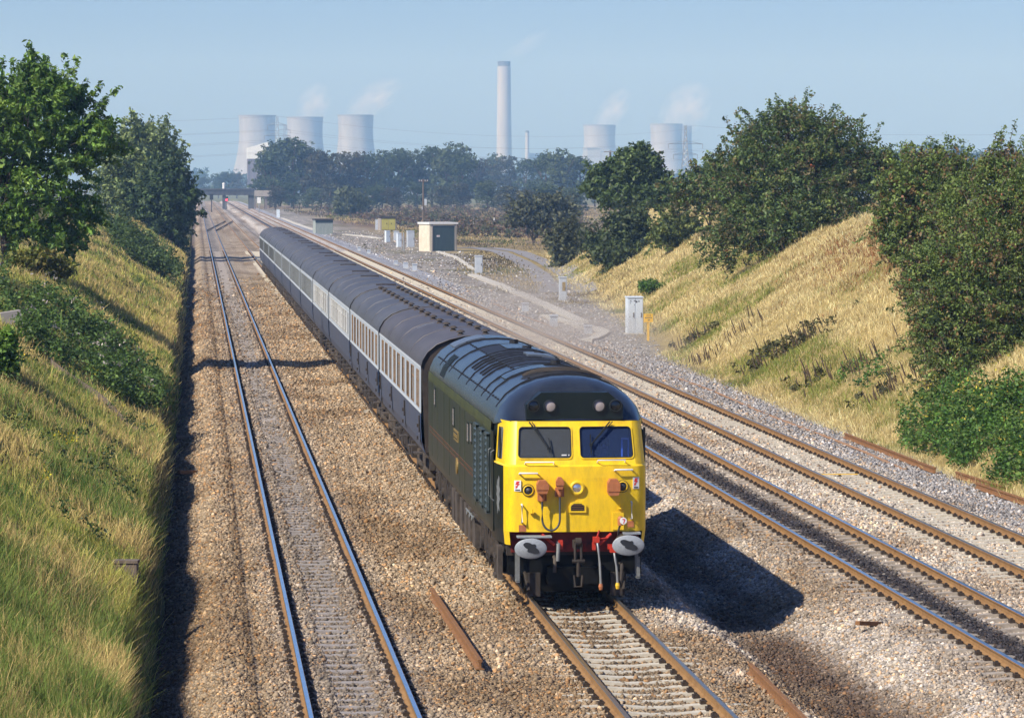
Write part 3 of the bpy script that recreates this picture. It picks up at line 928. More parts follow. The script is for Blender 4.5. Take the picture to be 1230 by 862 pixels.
pts = [(xa, -0.11, za)] + [(xa, -0.10, (za*2+fz(625))/3)] + pts + [(xb, -0.10, (zb_+fz(625))/2), (xb, -0.08, zb_)]
mb = MB(); mb.tube(pts, 0.019, 8); build("jumper_cable", mb, M['rubber'], loco, smooth=60)
# horn grille opening
mb = MB()
x0, x1, z0, z1 = fx(684.5), fx(705.5), fz(618), fz(604.5)
o_ = [(x0, z0), (x1, z0), (x1, z1-0.07), (x1-0.07, z1), (x0+0.07, z1), (x0, z1-0.07)]
mb.extrude(o_, -0.03, 0.02, 0)
i_ = [(x0+0.035, z0+0.035), (x1-0.035, z0+0.035), (x1-0.035, z1-0.085), (x1-0.085, z1-0.04), (x0+0.085, z1-0.04), (x0+0.035, z1-0.085)]
mb.extrude(i_, -0.034, -0.026, 1)
for k in range(3):
    zz = z0 + 0.06 + k * 0.035
    mb.box(x0+0.045, x1-0.045, -0.04, -0.036, zz, zz+0.008, 2)
build("horn_grille", mb, [M['yellow'], M['soot'], M['rust']], loco)
# warning plates
for px0, px1, p0, p1 in ((618.5, 626.6, 579, 592), (763, 770.7, 576, 590)):
    x0, x1, zt, zb = fx(px0), fx(px1), fz(p0), fz(p1)
    yy = min(plan(max(-1.08, min(1.08, x0))), plan(max(-1.08, min(1.08, x1))))
    mb = MB()
    ya, yb = plan(x0) if abs(x0) < 1.08 else 0.085, plan(x1) if abs(x1) < 1.08 else 0.085
    if px0 < 690: ya, yb = 0.076, 0.048
    else: ya, yb = 0.054, 0.086
    e = 0.016
    mb.add([(x0, ya-e, zb), (x1, yb-e, zb), (x1, yb-e, zt), (x0, ya-e, zt), (x0, ya+.02, zb), (x1, yb+.02, zb), (x1, yb+.02, zt), (x0, ya+.02, zt)],
           [(0,1,2,3),(4,7,6,5),(0,3,7,4),(1,5,6,2),(3,2,6,7),(0,4,5,1)], 0)
    bolt = [(0.34,0.98),(0.80,0.98),(0.58,0.66),(0.84,0.66),(0.42,0.30),(0.56,0.30),(0.20,0.02),(0.18,0.42),(0.30,0.36),(0.48,0.54),(0.16,0.54)]
    bp = [(x0 + (x1-x0)*u, ya + (yb-ya)*u - e - 0.004, zb + (zt-zb)*(v*0.72+0.22)) for u, v in bolt]
    tr = geometry.tessellate_polygon([[Vector((u, v, 0)) for u, v in bolt]])
    mb.add(bp, [tuple(t_) for t_ in tr], 1)
    q = [(x0 + (x1-x0)*u, ya + (yb-ya)*u - e - 0.004, zb + (zt-zb)*v) for u, v in ((0.15,0.07),(0.85,0.07),(0.85,0.17),(0.15,0.17))]
    mb.add(q, [(0,1,2,3)], 2)
    build("warning_plate", mb, [M['white'], M['redmark'], M['blackmark']], loco, recalc=False)
# handrails
def rail_(pts, r=0.016, name="handrail", mm='white'):
    mb = MB(); mb.tube(pts, r, 8); return build(name, mb, M[mm], loco, smooth=60)
for a, b, p in ((624.7, 646.3, 570), (740.5, 762, 566.4)):
    x0, x1, z = fx(a), fx(b), fz(p)
    rail_([(x0, plan(x0)+.02, z-0.02), (x0, plan(x0)-0.08, z), (x1, plan(x1)-0.08, z), (x1, plan(x1)+.02, z-0.02)])
for a, p0, p1 in ((627.5, 609, 629), (761, 606.5, 625.5)):
    x = fx(a); y = plan(x)
    rail_([(x, y+.02, fz(p0)+0.02), (x, y-0.08, fz(p0)), (x, y-0.08, fz(p1)), (x, y+.02, fz(p1)-0.02)])
for a, b, p in ((631.7, 666.4, 557.5), (719.7, 753.7, 555.5)):
    x0, x1, z = fx(a), fx(b), fz(p) + 0.01
    rail_([(x0, plan(x0)+.06, z-0.04), (x0, plan(x0)-0.03, z), (x1, plan(x1)-0.03, z), (x1, plan(x1)+.06, z-0.04)], 0.012)
for s in (-1, 1):
    for y in (1.22, 1.86):
        x = s * (HW - 0.01 if y > 1.3 else 1.372)
        rail_([(x, y, 2.62), (x + s*0.06, y, 2.58), (x + s*0.06, y, 1.75), (x, y, 1.70)], 0.010, mm='dull')
for s in (-1, 1):
    mb = MB()
    mb.box(min(s*HW, s*(HW+0.012)), max(s*HW, s*(HW+0.012)), 1.28, 1.80, 1.15, 2.95)
    build("cab_door", mb, M['green_clean'], loco)
# wipers
for (xa, xb, za, zb2, xc, zc) in ((-0.86+0.0, -0.50, 3.18, 2.72, -0.44, 2.60), (0.66, 0.28, 3.18, 2.78, 0.28, 2.62)):
    mb = MB()
    p = up(xa, plan(xa), za); q = up(xb, plan(xb), zb2)
    mb.tube([(p[0], p[1]-0.05, p[2]), (q[0], q[1]-0.045, q[2])], 0.013, 6)
    mb.tube([(p[0]+0.05, p[1]-0.05, p[2]), (q[0], q[1]-0.045, q[2])], 0.009, 6)
    b0 = up(xb-0.0, plan(xb), zb2 + 0.18); b1 = up(xc, plan(xc), zc)
    mb.tube([(b0[0], b0[1]-0.035, b0[2]), (b1[0], b1[1]-0.035, b1[2])], 0.011, 6)
    mb.box(q[0]-0.025, q[0]+0.025, q[1]-0.06, q[1]-0.02, q[2]-0.025, q[2]+0.025)
    build("wiper", mb, M['black'], loco)
# window labels stuck inside the left glass
mb = MB(); p = up(-0.22, plan(-0.22), 2.60)
mb.box(p[0]-0.04, p[0]+0.05, p[1]-0.009, p[1]-0.005, p[2]-0.012, p[2]+0.012); mb.box(p[0]+0.08, p[0]+0.10, p[1]-0.009, p[1]-0.005, p[2]-0.012, p[2]+0.012)
build("window_sticker", mb, M['white'], loco)
# orange squares
for a, b, p0, p1 in ((624, 632.7, 633, 641), (756, 764, 629, 636.6)):
    x0, x1 = fx(a), fx(b); mb = MB()
    yy = min(plan(x0), plan(x1))
    mb.box(x0, x1, yy-0.006, yy+0.03, fz(p1), fz(p0)); build("warning_patch", mb, M['orange'], loco)
# oil lamp on its bracket
mb = MB()
x0, x1 = fx(737.9), fx(751.5); mb.box(x0, x1, -0.004, 0.03, fz(639.5), fz(618.5)); br = build("lamp_bracket", mb, M['yellow'], loco)
mb = MB()
x, z = fx(746.5), fz(632)
mb.lathe([(0.05, 0.0), (0.055, 0.12), (0.035, 0.16), (0.0, 0.17)], (x, -0.12, z-0.02), 12, 'z', 0)
mb.lathe([(0.062, 0), (0.062, -0.02), (0.0, -0.02)], (fx(749.5), -0.17, fz(627.5)), 20, 'y', 1)
mb.box(fx(749.5)-0.018, fx(749.5)+0.020, -0.196, -0.190, fz(627.5)+0.022, fz(627.5)+0.036, 2)
mb.add([(fx(749.5)+0.020, -0.193, fz(627.5)+0.03), (fx(749.5)-0.006, -0.193, fz(627.5)-0.045), (fx(749.5)+0.010, -0.193, fz(627.5)-0.045), (fx(749.5)+0.036, -0.193, fz(627.5)+0.03)], [(0,1,2,3)], 2)
mb.tube([(x, -0.1, z), (x-0.03, -0.06, z-0.12), (x-0.02, 0.0, z-0.2)], 0.02, 6, 3)
build("oil_lamp", mb, [M['orange'], M['white'], M['redmark'], M['under2']], loco)
# lamp irons
for a, p in ((640, 616.5), (748, 612)):
    mb = MB(); x, z = fx(a), fz(p)
    mb.tube([(x-0.04, 0.0, z-0.02), (x, -0.06, z-0.02), (x, -0.06, z+0.05)], 0.012, 6)
    mb.box(x-0.05, x+0.05, -0.03, 0.02, z-0.035, z-0.01)
    build("lamp_iron", mb, M['yellow'], loco)
# buffer beam, buffers
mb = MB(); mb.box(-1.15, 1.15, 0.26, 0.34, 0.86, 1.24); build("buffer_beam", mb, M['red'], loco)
mb = MB()
mb.box(-1.2, 1.2, 0.36, 1.2, 0.45, 1.20); mb.box(-0.66, 0.66, 0.5, 1.0, 0.12, 0.5); mb.box(-0.5, 0.5, 0.1, 1.4, 0.3, 0.6)
build("drag_box", mb, M['pitch'], loco)
for px, py_ in ((638, 662), (757, 659)):
    x = (px - 697.5) * (64.0 / FPX); z = CAM_Z - (py_ - VPY) * (64.0 / FPX)
    mb = MB()
    mb.lathe([(0.17, 0.06), (0.16, -0.22), (0.12, -0.24), (0.11, -0.50)], (x, 0, z), 18, 'y', 0)
    bf = build("buffer", mb, M['under'], loco, smooth=40)
    mb = MB(); mb.lathe([(0.25, -0.49), (0.285, -0.515), (0.285, -0.53), (0.25, -0.548), (0.0, -0.56)], (x, 0, z), 40, 'y', 0, sy=0.635)
    build("buffer_head", mb, M['silver'], bf, smooth=35)
    mb = MB()
    blob = []
    rr = random.Random(int(px))
    for k in range(28):
        a = 2 * math.pi * k / 28
        q = 0.105 + 0.035 * math.sin(2*a + px) + 0.02 * math.sin(4 * a + 1 + px) + rr.uniform(-.008, .008)
        blob.append((x + 0.01 + q * 1.15 * math.cos(a), -0.5635, z + 0.01 + q * 0.85 * math.sin(a)))
    mb.add(blob, [tuple(range(28))])
    build("grease_patch", mb, M['grease'], bf)
# step plates above buffers and hanging steps
for a, b, p in ((621, 663, 645.5), (750, 771, 642)):
    x0, x1, z = fx(a), fx(b), fz(p); mb = MB()
    mb.box(x0, x1, -0.16, 0.05, z-0.03, z+0.0); build("step_plate", mb, M['silver'], loco)
for px, p0, p1 in ((622.5, 668, 701), (769, 672, 697)):
    x = fx(px); mb = MB()
    mb.box(x-0.03, x+0.03, -0.05, -0.02, fz(p1), fz(p0)); mb.box(x-0.03, x+0.03, -0.05, 0.25, fz(p1)-0.02, fz(p1)+0.01)
    mb.box(x-0.03, x+0.03, 0.22, 0.25, fz(p1), fz(p0)+0.1)
    build("footstep", mb, M['dull'], loco)
# coupling
mb = MB()
mb.box(-0.07, 0.07, -0.28, 0.06, 0.96, 1.10)
mb.lathe([(0.075, -0.05), (0.075, 0.05)], (0, -0.30, 1.09), 14, 'x')
for dx in (-0.055, 0.055):
    mb.tube([(dx, -0.30, 1.06), (dx, -0.33, 0.75)], 0.026, 8)
mb.tube([(-0.11, -0.33, 0.75), (0.11, -0.33, 0.75)], 0.035, 8)
mb.tube([(0, -0.33, 0.75), (0, -0.32, 0.48)], 0.035, 8)
mb.tube([(-0.07, -0.32, 0.5), (-0.06, -0.33, 0.30), (0.06, -0.33, 0.30), (0.07, -0.32, 0.5)], 0.024, 8)
build("coupling", mb, M['under'], loco, smooth=50)
# brake hoses
for px, p0, p1, bend, vm in ((717.5, 650, 707, 0.06, 'redvalve'), (738, 662, 706, 0.06, 'yellowvalve')):
    x, zt, zb = fx(px), fz(p0), fz(p1)
    mb = MB()
    mb.tube([(x, 0.04, zt), (x+0.01, -0.12, zt-0.03), (x+0.03, -0.17, zt-0.2), (x+0.05, -0.17, (zt+zb)/2), (x+bend+0.01, -0.16, zb+0.04)], 0.022, 8)
    h_ = build("brake_hose", mb, M['steel'], loco, smooth=60)
    mb = MB()
    mb.box(x-0.06, x+0.05, -0.15, 0.0, zt-0.06, zt+0.04); mb.tube([(x+0.0, -0.1, zt), (x+0.05, -0.11, zt+0.16)], 0.018, 6)
    mb.tube([(x+0.02, -0.08, zt), (x+0.22, -0.06, zt+0.02)], 0.014, 6)
    build("valve", mb, M['redvalve'], h_)
    mb = MB(); mb.lathe([(0.03, 0.0), (0.042, -0.05), (0.028, -0.11)], (x+bend+0.01, -0.16, zb+0.05), 10, 'z'); build("hose_end", mb, M[vm] if vm == 'yellowvalve' else M['orange'], h_)
for px, p0, p1, m_ in ((671, 655, 676, 'dull'), (667, 672, 690, 'under2'), (748, 680, 700, 'under2')):
    x = fx(px); mb = MB(); mb.tube([(x, 0.05, fz(p0)), (x, -0.12, fz(p0)-0.02), (x-0.01, -0.14, fz(p1))], 0.035, 8); build("heating_pipe", mb, M[m_], loco, smooth=60)
mb = MB()
for s in (-1, 1):
    mb.tube([(s*0.62, 0.0, 1.20), (s*0.4, -0.06, 1.02)], 0.03, 6)
mb.box(-0.33, -0.25, -0.06, 0.04, 0.94, 1.10); mb.box(0.28, 0.34, -0.06, 0.04, 0.92, 1.05); mb.box(0.55, 0.66, -0.05, 0.04, 0.93, 1.02)
build("pipe_bracket", mb, M['redvalve'], loco)
# emblem, plates, side windows
def on_side(y, z, dx=0.004, s=-1): 
    x = float(np.interp(y, [0.36, 0.8, 1.3, 1.9], [1.275, 1.335, HW, HW])); return (s * (x + dx), y, z)
mb = MB()
arms = [(0.62,1.55),(0.68,1.70),(0.60,1.78),(0.66,1.86),(0.60,1.95),(0.66,2.02),(0.64,2.16),(0.72,2.20),(0.76,2.10),(0.84,2.14),(0.86,2.03),(0.94,2.00),(0.88,1.92),(0.95,1.84),(0.86,1.80),(0.92,1.68),(0.84,1.62),(0.80,1.50),(0.72,1.60)]
tr = geometry.tessellate_polygon([[Vector((u, v, 0)) for u, v in arms]])
mb.add([on_side(a, b, 0.008) for a, b in arms], [tuple(t_) for t_ in tr])
build("crest", mb, M['dull'], loco)
mb = MB(); mb.box(-HW-0.02, -HW, 10.2, 11.4, 2.12, 2.34, 0); mb.box(-HW-0.024, -HW-0.02, 10.26, 11.34, 2.16, 2.30, 1)
for k in range(13):
    if k in (3, 9): continue
    mb.box(-HW-0.03, -HW-0.024, 10.31 + k*0.077, 10.355 + k*0.077, 2.19, 2.27, 0)
build("nameplate", mb, [M['brass'], M['blackmark']], loco)
mb = MB(); mb.lathe([(0.17, -0.03), (0.17, 0.0)], (-HW, 10.5, 1.62), 20, 'x'); build("brass_shield", mb, M['brass'], loco)
for y, z in ((7.3, 2.30), (11.4, 2.35), (17.4, 2.42), (4.9+1.6, 2.35)):
    mb = MB(); mb.box(-HW-0.012, -HW+0.01, y, y+0.42, z, z+0.42, 0); mb.box(-HW-0.016, -HW-0.010, y+0.04, y+0.38, z+0.04, z+0.38, 1)
    build("body_window", mb, [M['green_clean'], M['coach_glass']], loco)
# louvres
for y0, y1 in ((2.15, 2.85), (3.3, 4.1), (4.7, 5.5)):
    mb = MB()
    mb.box(-HW-0.01, -HW+0.02, y0, y1, 1.42, 2.82, 0)
    z = 1.47
    while z < 2.77:
        mb.add([(-HW-0.05, y0+0.04, z), (-HW-0.05, y1-0.04, z), (-HW-0.011, y1-0.04, z+0.058), (-HW-0.011, y0+0.04, z+0.058)], [(0,1,2,3)], 1)
        z += 0.115
    for yy in (y0, y1-0.05): mb.box(-HW-0.06, -HW, yy, yy+0.05, 1.40, 2.84, 1)
    mb.box(-HW-0.06, -HW, y0, y1, 2.80, 2.85, 1); mb.box(-HW-0.06, -HW, y0, y1, 1.38, 1.43, 1)
    build("louvre", mb, [M['soot'], M['grille']], loco, recalc=False)
# roof fittings
def roof_z(x): return float(np.interp(abs(x), [p[0] for p in reversed(ROOF)], [p[1] for p in reversed(ROOF)]))
def rib(y, x0, x1, w_=0.05, h=0.035, mm='soot', name="roof_rib"):
    mb = MB(); xs = np.linspace(x0, x1, 17)
    mb.grid([[(x, y-w_/2, roof_z(x)-0.01), (x, y-w_/2, roof_z(x)+h), (x, y+w_/2, roof_z(x)+h), (x, y+w_/2, roof_z(x)-0.01)] for x in xs])
    return build(name, mb, M[mm], loco, smooth=50)
for y in (2.1, 4.2, 5.6, 7.4, 9.6, 11.8, 14.6, 17.6): rib(y, -1.27, 1.27)
for y in (8.1, 8.75, 10.3, 10.95): rib(y, -1.05, 0.2)
def roof_patch(y0, y1, x0, x1, dz, mm, name):
    mb = MB(); xs = np.linspace(x0, x1, 9)
    mb.grid([[(x, y, roof_z(x) + dz) for x in xs] for y in (y0, y1)], 0)
    for y in (y0, y1): mb.grid([[(x, y, roof_z(x) + dz) for x in xs], [(x, y, roof_z(x)-0.01) for x in xs]], 0)
    for x in (x0, x1): mb.grid([[(x, y, roof_z(x) + dz) for y in (y0, y1)], [(x, y, roof_z(x)-0.01) for y in (y0, y1)]], 0)
    return build(name, mb, M[mm], loco, smooth=50)
roof_patch(4.4, 5.4, -0.9, -0.1, 0.03, 'loco_roof', "roof_hatch")
roof_patch(6.4, 15.0, -0.62, 1.0, 0.018, 'soot', "engine_hatch")
roof_patch(12.2, 14.2, -0.2, 0.85, 0.045, 'loco_roof', "roof_hatch")
roof_patch(9.0, 10.1, -0.05, 0.5, 0.06, 'roof_pale', "roof_walkway")
roof_patch(18.2, 19.6, -0.9, -0.2, 0.03, 'roof_pale', "roof_hatch")
mb = MB()
for k in range(40):
    a = 2*math.pi*k/40
    pass
P = []
for rr_ in (0.0, 0.5, 0.9, 1.0):
    row = []
    for k in range(33):
        a = 2*math.pi*k/32
        x = 0.05 + 0.78*rr_*math.cos(a); y = 3.1 + 0.62*rr_*math.sin(a)
        row.append((x, y, roof_z(x) + (0.05 if rr_ < 0.95 else 0.0)))
    P.append(row)
mb.grid(P)
for k in range(-5, 6):
    x0_ = 0.05 - 0.75 * math.sqrt(max(0, 1 - (k/6)**2)); x1_ = 0.05 + 0.75 * math.sqrt(max(0, 1 - (k/6)**2))
    xs = np.linspace(x0_, x1_, 9); y = 3.1 + k * 0.1
    mb.grid([[(x, y-0.012, roof_z(x)+0.055), (x, y, roof_z(x)+0.075), (x, y+0.012, roof_z(x)+0.055)] for x in xs], 1)
build("fan_grille", mb, [M['soot'], M['under']], loco, smooth=50)
for y in (6.4, 9.9, 12.6, 15.8):
    mb = MB(); mb.lathe([(0.10, 0.0), (0.10, 0.09), (0.0, 0.10)], (0.25, y, roof_z(0.25)-0.01), 12, 'z'); build("roof_filler", mb, M['soot'], loco)

mb = MB()
for k in range(7):
    y = 16.6 - 1.2 + k * 0.17
    xs = np.linspace(-1.335, -1.02, 5)
    mb.grid([[(x, y, roof_z(x)+0.03), (x, y+0.05, roof_z(x)+0.03), (x, y+0.06, roof_z(x))] for x in xs], 0)
mb.grid([[(x, y, roof_z(x)+0.008) for x in np.linspace(-1.34, -1.0, 5)] for y in (15.3, 16.7)], 1)
build("cantrail_grille", mb, [M['grille'], M['soot']], loco)
# underframe and bogies
def wheel_mb(r=0.55):
    mb = MB()
    mb.lathe([(r+0.03, -0.07), (r+0.03, -0.04), (r, -0.035), (r-0.01, 0.07), (r-0.09, 0.07), (r-0.10, 0.03), (0.16, 0.02), (0.14, 0.10), (0.0, 0.10)], (0,0,0), 28, 'x')
    return mb
def bogie(parent, yc, nax, pitch, fw, r, rich=True):
    b = bpy.data.objects.new("bogie", None); COL.objects.link(b); b.parent = parent; b.location = (0, yc, 0)
    half = pitch * (nax - 1) / 2
    mb = MB()
    for s in (-1, 1):
        x0, x1 = sorted((s*fw, s*(fw+0.14)))
        mb.extrude([(x0, 0.52), (x1, 0.52), (x1, 0.86), (x0, 0.86)], -half-0.75, half+0.75)
        for k in range(nax):
            y = -half + k*pitch
            mb.box(x0-0.02, x1+0.05, y-0.19, y+0.19, r-0.16, r+0.20)
            mb.lathe([(0.12, s*0.0), (0.11, s*0.10), (0, s*0.11)], (x1 if s > 0 else x0, y, r), 12, 'x')
            for d in (-0.42, 0.42):
                mb.lathe([(0.11, 0.44), (0.11, 0.80)], ((x0+x1)/2 + s*0.03, y+d, 0), 10, 'z')
        if rich:
            for k in range(nax-1):
                y = -half + (k+0.5)*pitch
                mb.box(x0-0.03, x1+0.08, y-0.16, y+0.16, 0.34, 0.95)
                mb.tube([(s*(fw+0.16), y-0.7, 0.42), (s*(fw+0.16), y+0.7, 0.46)], 0.03, 6)
                mb.tube([(s*(fw+0.17), y-0.5, 0.92), (s*(fw+0.17), y-0.3, 0.3)], 0.035, 6)
                mb.tube([(s*(fw+0.17), y+0.5, 0.92), (s*(fw+0.17), y+0.3, 0.3)], 0.035, 6)
            mb.tube([(s*(fw+0.18), -half-0.6, 0.95), (s*(fw+0.18), half+0.6, 0.98)], 0.028, 6)
    for y in (-half-0.7, half+0.6): mb.box(-fw, fw, y, y+0.12, 0.55, 0.8)
    build("bogie_frame", mb, M['under'] if rich else M['under2'], b, smooth=40)
    w0 = None
    for k in range(nax):
        for s in (-1, 1):
            if w0 is None:
                w0 = build("wheel", wheel_mb(r), M['wheel'], b, loc=(s*0.78, -half + k*pitch, r), smooth=35)
                w0.rotation_euler = (0, 0, 0 if s > 0 else math.pi)
            else:
                c = w0.copy(); COL.objects.link(c); c.parent = b; c.location = (s*0.78, -half + k*pitch, r); c.rotation_euler = (0, 0, 0 if s > 0 else math.pi)
    return b
bogie(loco, 3.3, 3, 2.05, 1.05, 0.55); bogie(loco, 16.7, 3, 2.05, 1.05, 0.55)
mb = MB()
mb.box(-1.2, 1.2, 6.5, 13.6, 0.34, 0.98)
for y in (6.7, 8.0, 9.0, 10.2, 11.6, 12.6): mb.box(-1.30, -1.18, y, y+0.7, 0.30, 0.95)
build("fuel_tank", mb, M['under2'], loco)
mb = MB()
for y in (6.6, 7.2, 7.9): mb.tube([(-1.34, y, 0.93), (-1.36, y+0.1, 0.85), (-1.34, y+0.3, 0.92)], 0.02, 6)
mb.tube([(-1.35, 6.5, 0.92), (-1.35, 8.4, 0.93)], 0.018, 6)
build("tank_pipes", mb, M['dull'], loco)
mb = MB(); mb.box(-1.36, -1.28, 0.45, 0.85, 0.35, 0.95); build("sand_box", mb, M['under2'], loco)
mb = MB(); mb.box(-1.36, -1.24, 1.2, 1.7, 0.30, 0.36); mb.box(-1.36, -1.24, 1.2, 1.7, 0.66, 0.72); mb.box(-1.34, -1.30, 1.2, 1.24, 0.3, 1.0); mb.box(-1.34, -1.30, 1.66, 1.7, 0.3, 1.0)
build("cab_steps", mb, M['under2'], loco)
mb = MB(); mb.box(-1.22, 1.22, 0.3, LEN-0.2, 0.80, 1.03); build("underframe", mb, M['under'], loco)
for s in (-1, 1):
    mb = MB(); mb.box(s*0.7525-0.12, s*0.7525+0.12, 0.15, 0.22, 0.08, 0.5); mb.tube([(s*0.9, 0.3, 0.5), (s*0.85, 0.05, 0.2)], 0.03, 6)
    build("guard_iron", mb, M['under'], loco)

# driver, seated at the right-hand desk
def skin_body(name, joints, edges, radii, mat_, parent, loc, levels=2):
    me = bpy.data.meshes.new(name); me.from_pydata(joints, edges, [])
    o = bpy.data.objects.new(name, me); COL.objects.link(o)
    o.modifiers.new("skin", 'SKIN')
    for i, r_ in enumerate(radii): me.skin_vertices[0].data[i].radius = (r_, r_)
    me.skin_vertices[0].data[0].use_root = True
    sb = o.modifiers.new("sub", 'SUBSURF'); sb.levels = sb.render_levels = levels
    dg = bpy.context.evaluated_depsgraph_get()
    m2 = bpy.data.meshes.new_from_object(o.evaluated_get(dg)); bpy.data.objects.remove(o)
    m2.name = name
    return finish(name, m2, mat_, parent, loc, smooth=80)
drv = thing("person", "driver in a dark jacket and white shirt seated behind the blue cab window", "person", (LX + 0.62, LY + 1.22, 0))
J = [(0,0.12,1.93),(0,0.08,2.2),(0,0.05,2.42),(0,0.03,2.52),(0,0.02,2.60),(0,0.0,2.70),(0,0,2.80),
     (-0.19,0.04,2.40),(-0.26,-0.05,2.16),(-0.16,-0.33,2.22),(-0.12,-0.42,2.24),(0.19,0.04,2.40),(0.26,-0.05,2.16),(0.16,-0.33,2.22),(0.12,-0.42,2.24),
     (-0.11,0.05,1.92),(-0.14,-0.38,1.92),(-0.14,-0.42,1.48),(-0.14,-0.55,1.42),(0.11,0.05,1.92),(0.14,-0.38,1.92),(0.14,-0.42,1.48),(0.14,-0.55,1.42)]
E = [(0,1),(1,2),(2,3),(3,4),(4,5),(5,6),(2,7),(7,8),(8,9),(9,10),(2,11),(11,12),(12,13),(13,14),(0,15),(15,16),(16,17),(17,18),(0,19),(19,20),(20,21),(21,22)]
RD = [0.14,0.15,0.15,0.06,0.075,0.095,0.07,0.07,0.052,0.04,0.035,0.07,0.052,0.04,0.035,0.09,0.075,0.055,0.04,0.09,0.075,0.055,0.04]
skin_body("body", J, E, RD, M['skin'], drv, (0,0,0))
JJ = [(0,0.12,1.90),(0,0.08,2.2),(0,0.05,2.41),(-0.19,0.04,2.40),(-0.26,-0.05,2.16),(-0.17,-0.30,2.22),(0.19,0.04,2.40),(0.26,-0.05,2.16),(0.17,-0.30,2.22)]
skin_body("jacket", JJ, [(0,1),(1,2),(2,3),(3,4),(4,5),(2,6),(6,7),(7,8)], [0.17,0.175,0.165,0.085,0.066,0.052,0.085,0.066,0.052], M['jacket'], drv, (0,0,0))
mb = MB(); mb.add([(-0.07,-0.125,2.47),(0.07,-0.125,2.47),(0.0,-0.145,2.22),(0.0,-0.155,2.40)], [(0,2,3),(3,2,1),(0,3,1)]); build("shirt", mb, M['shirt'], drv)
mb = MB(); mb.lathe([(0.0,2.845),(0.06,2.835),(0.095,2.79),(0.105,2.73),(0.10,2.68)], (0, 0.025, 0), 16, 'z'); build("hair", mb, M['hair'], drv, smooth=60)
for s in (-1, 1):
    for k in range(5):
        mb = MB(); x = s*0.12 + (k-2)*0.017
        if k == 4: mb.tube([(s*0.12 - s*0.02, -0.42, 2.25), (s*0.12 - s*0.05, -0.46, 2.25), (s*0.12 - s*0.055, -0.49, 2.24)], 0.010, 6)
        else: mb.tube([(x, -0.43, 2.25), (x, -0.49, 2.255), (x, -0.515, 2.235), (x, -0.51, 2.215)], [0.010, 0.009, 0.008, 0.007], 6)
        build("finger", mb, M['skin'], drv)
mb = MB()
mb.lathe([(0.018, 0), (0.0, -0.03)], (0, -0.085, 2.70), 8, 'y'); build("nose", mb, M['skin'], drv)
mb = MB()
for s in (-1, 1): mb.lathe([(0.012, 0), (0.0, -0.008)], (s*0.035, -0.082, 2.735), 8, 'y')
mb.box(-0.025, 0.025, -0.09, -0.08, 2.645, 2.652)
build("eyes_and_mouth", mb, M['hair'], drv)
mb = MB()
for s in (-1, 1): mb.lathe([(0.022, -0.01), (0.03, 0), (0.022, 0.01)], (s*0.095, 0.0, 2.715), 10, 'x')
build("ears", mb, M['skin'], drv)

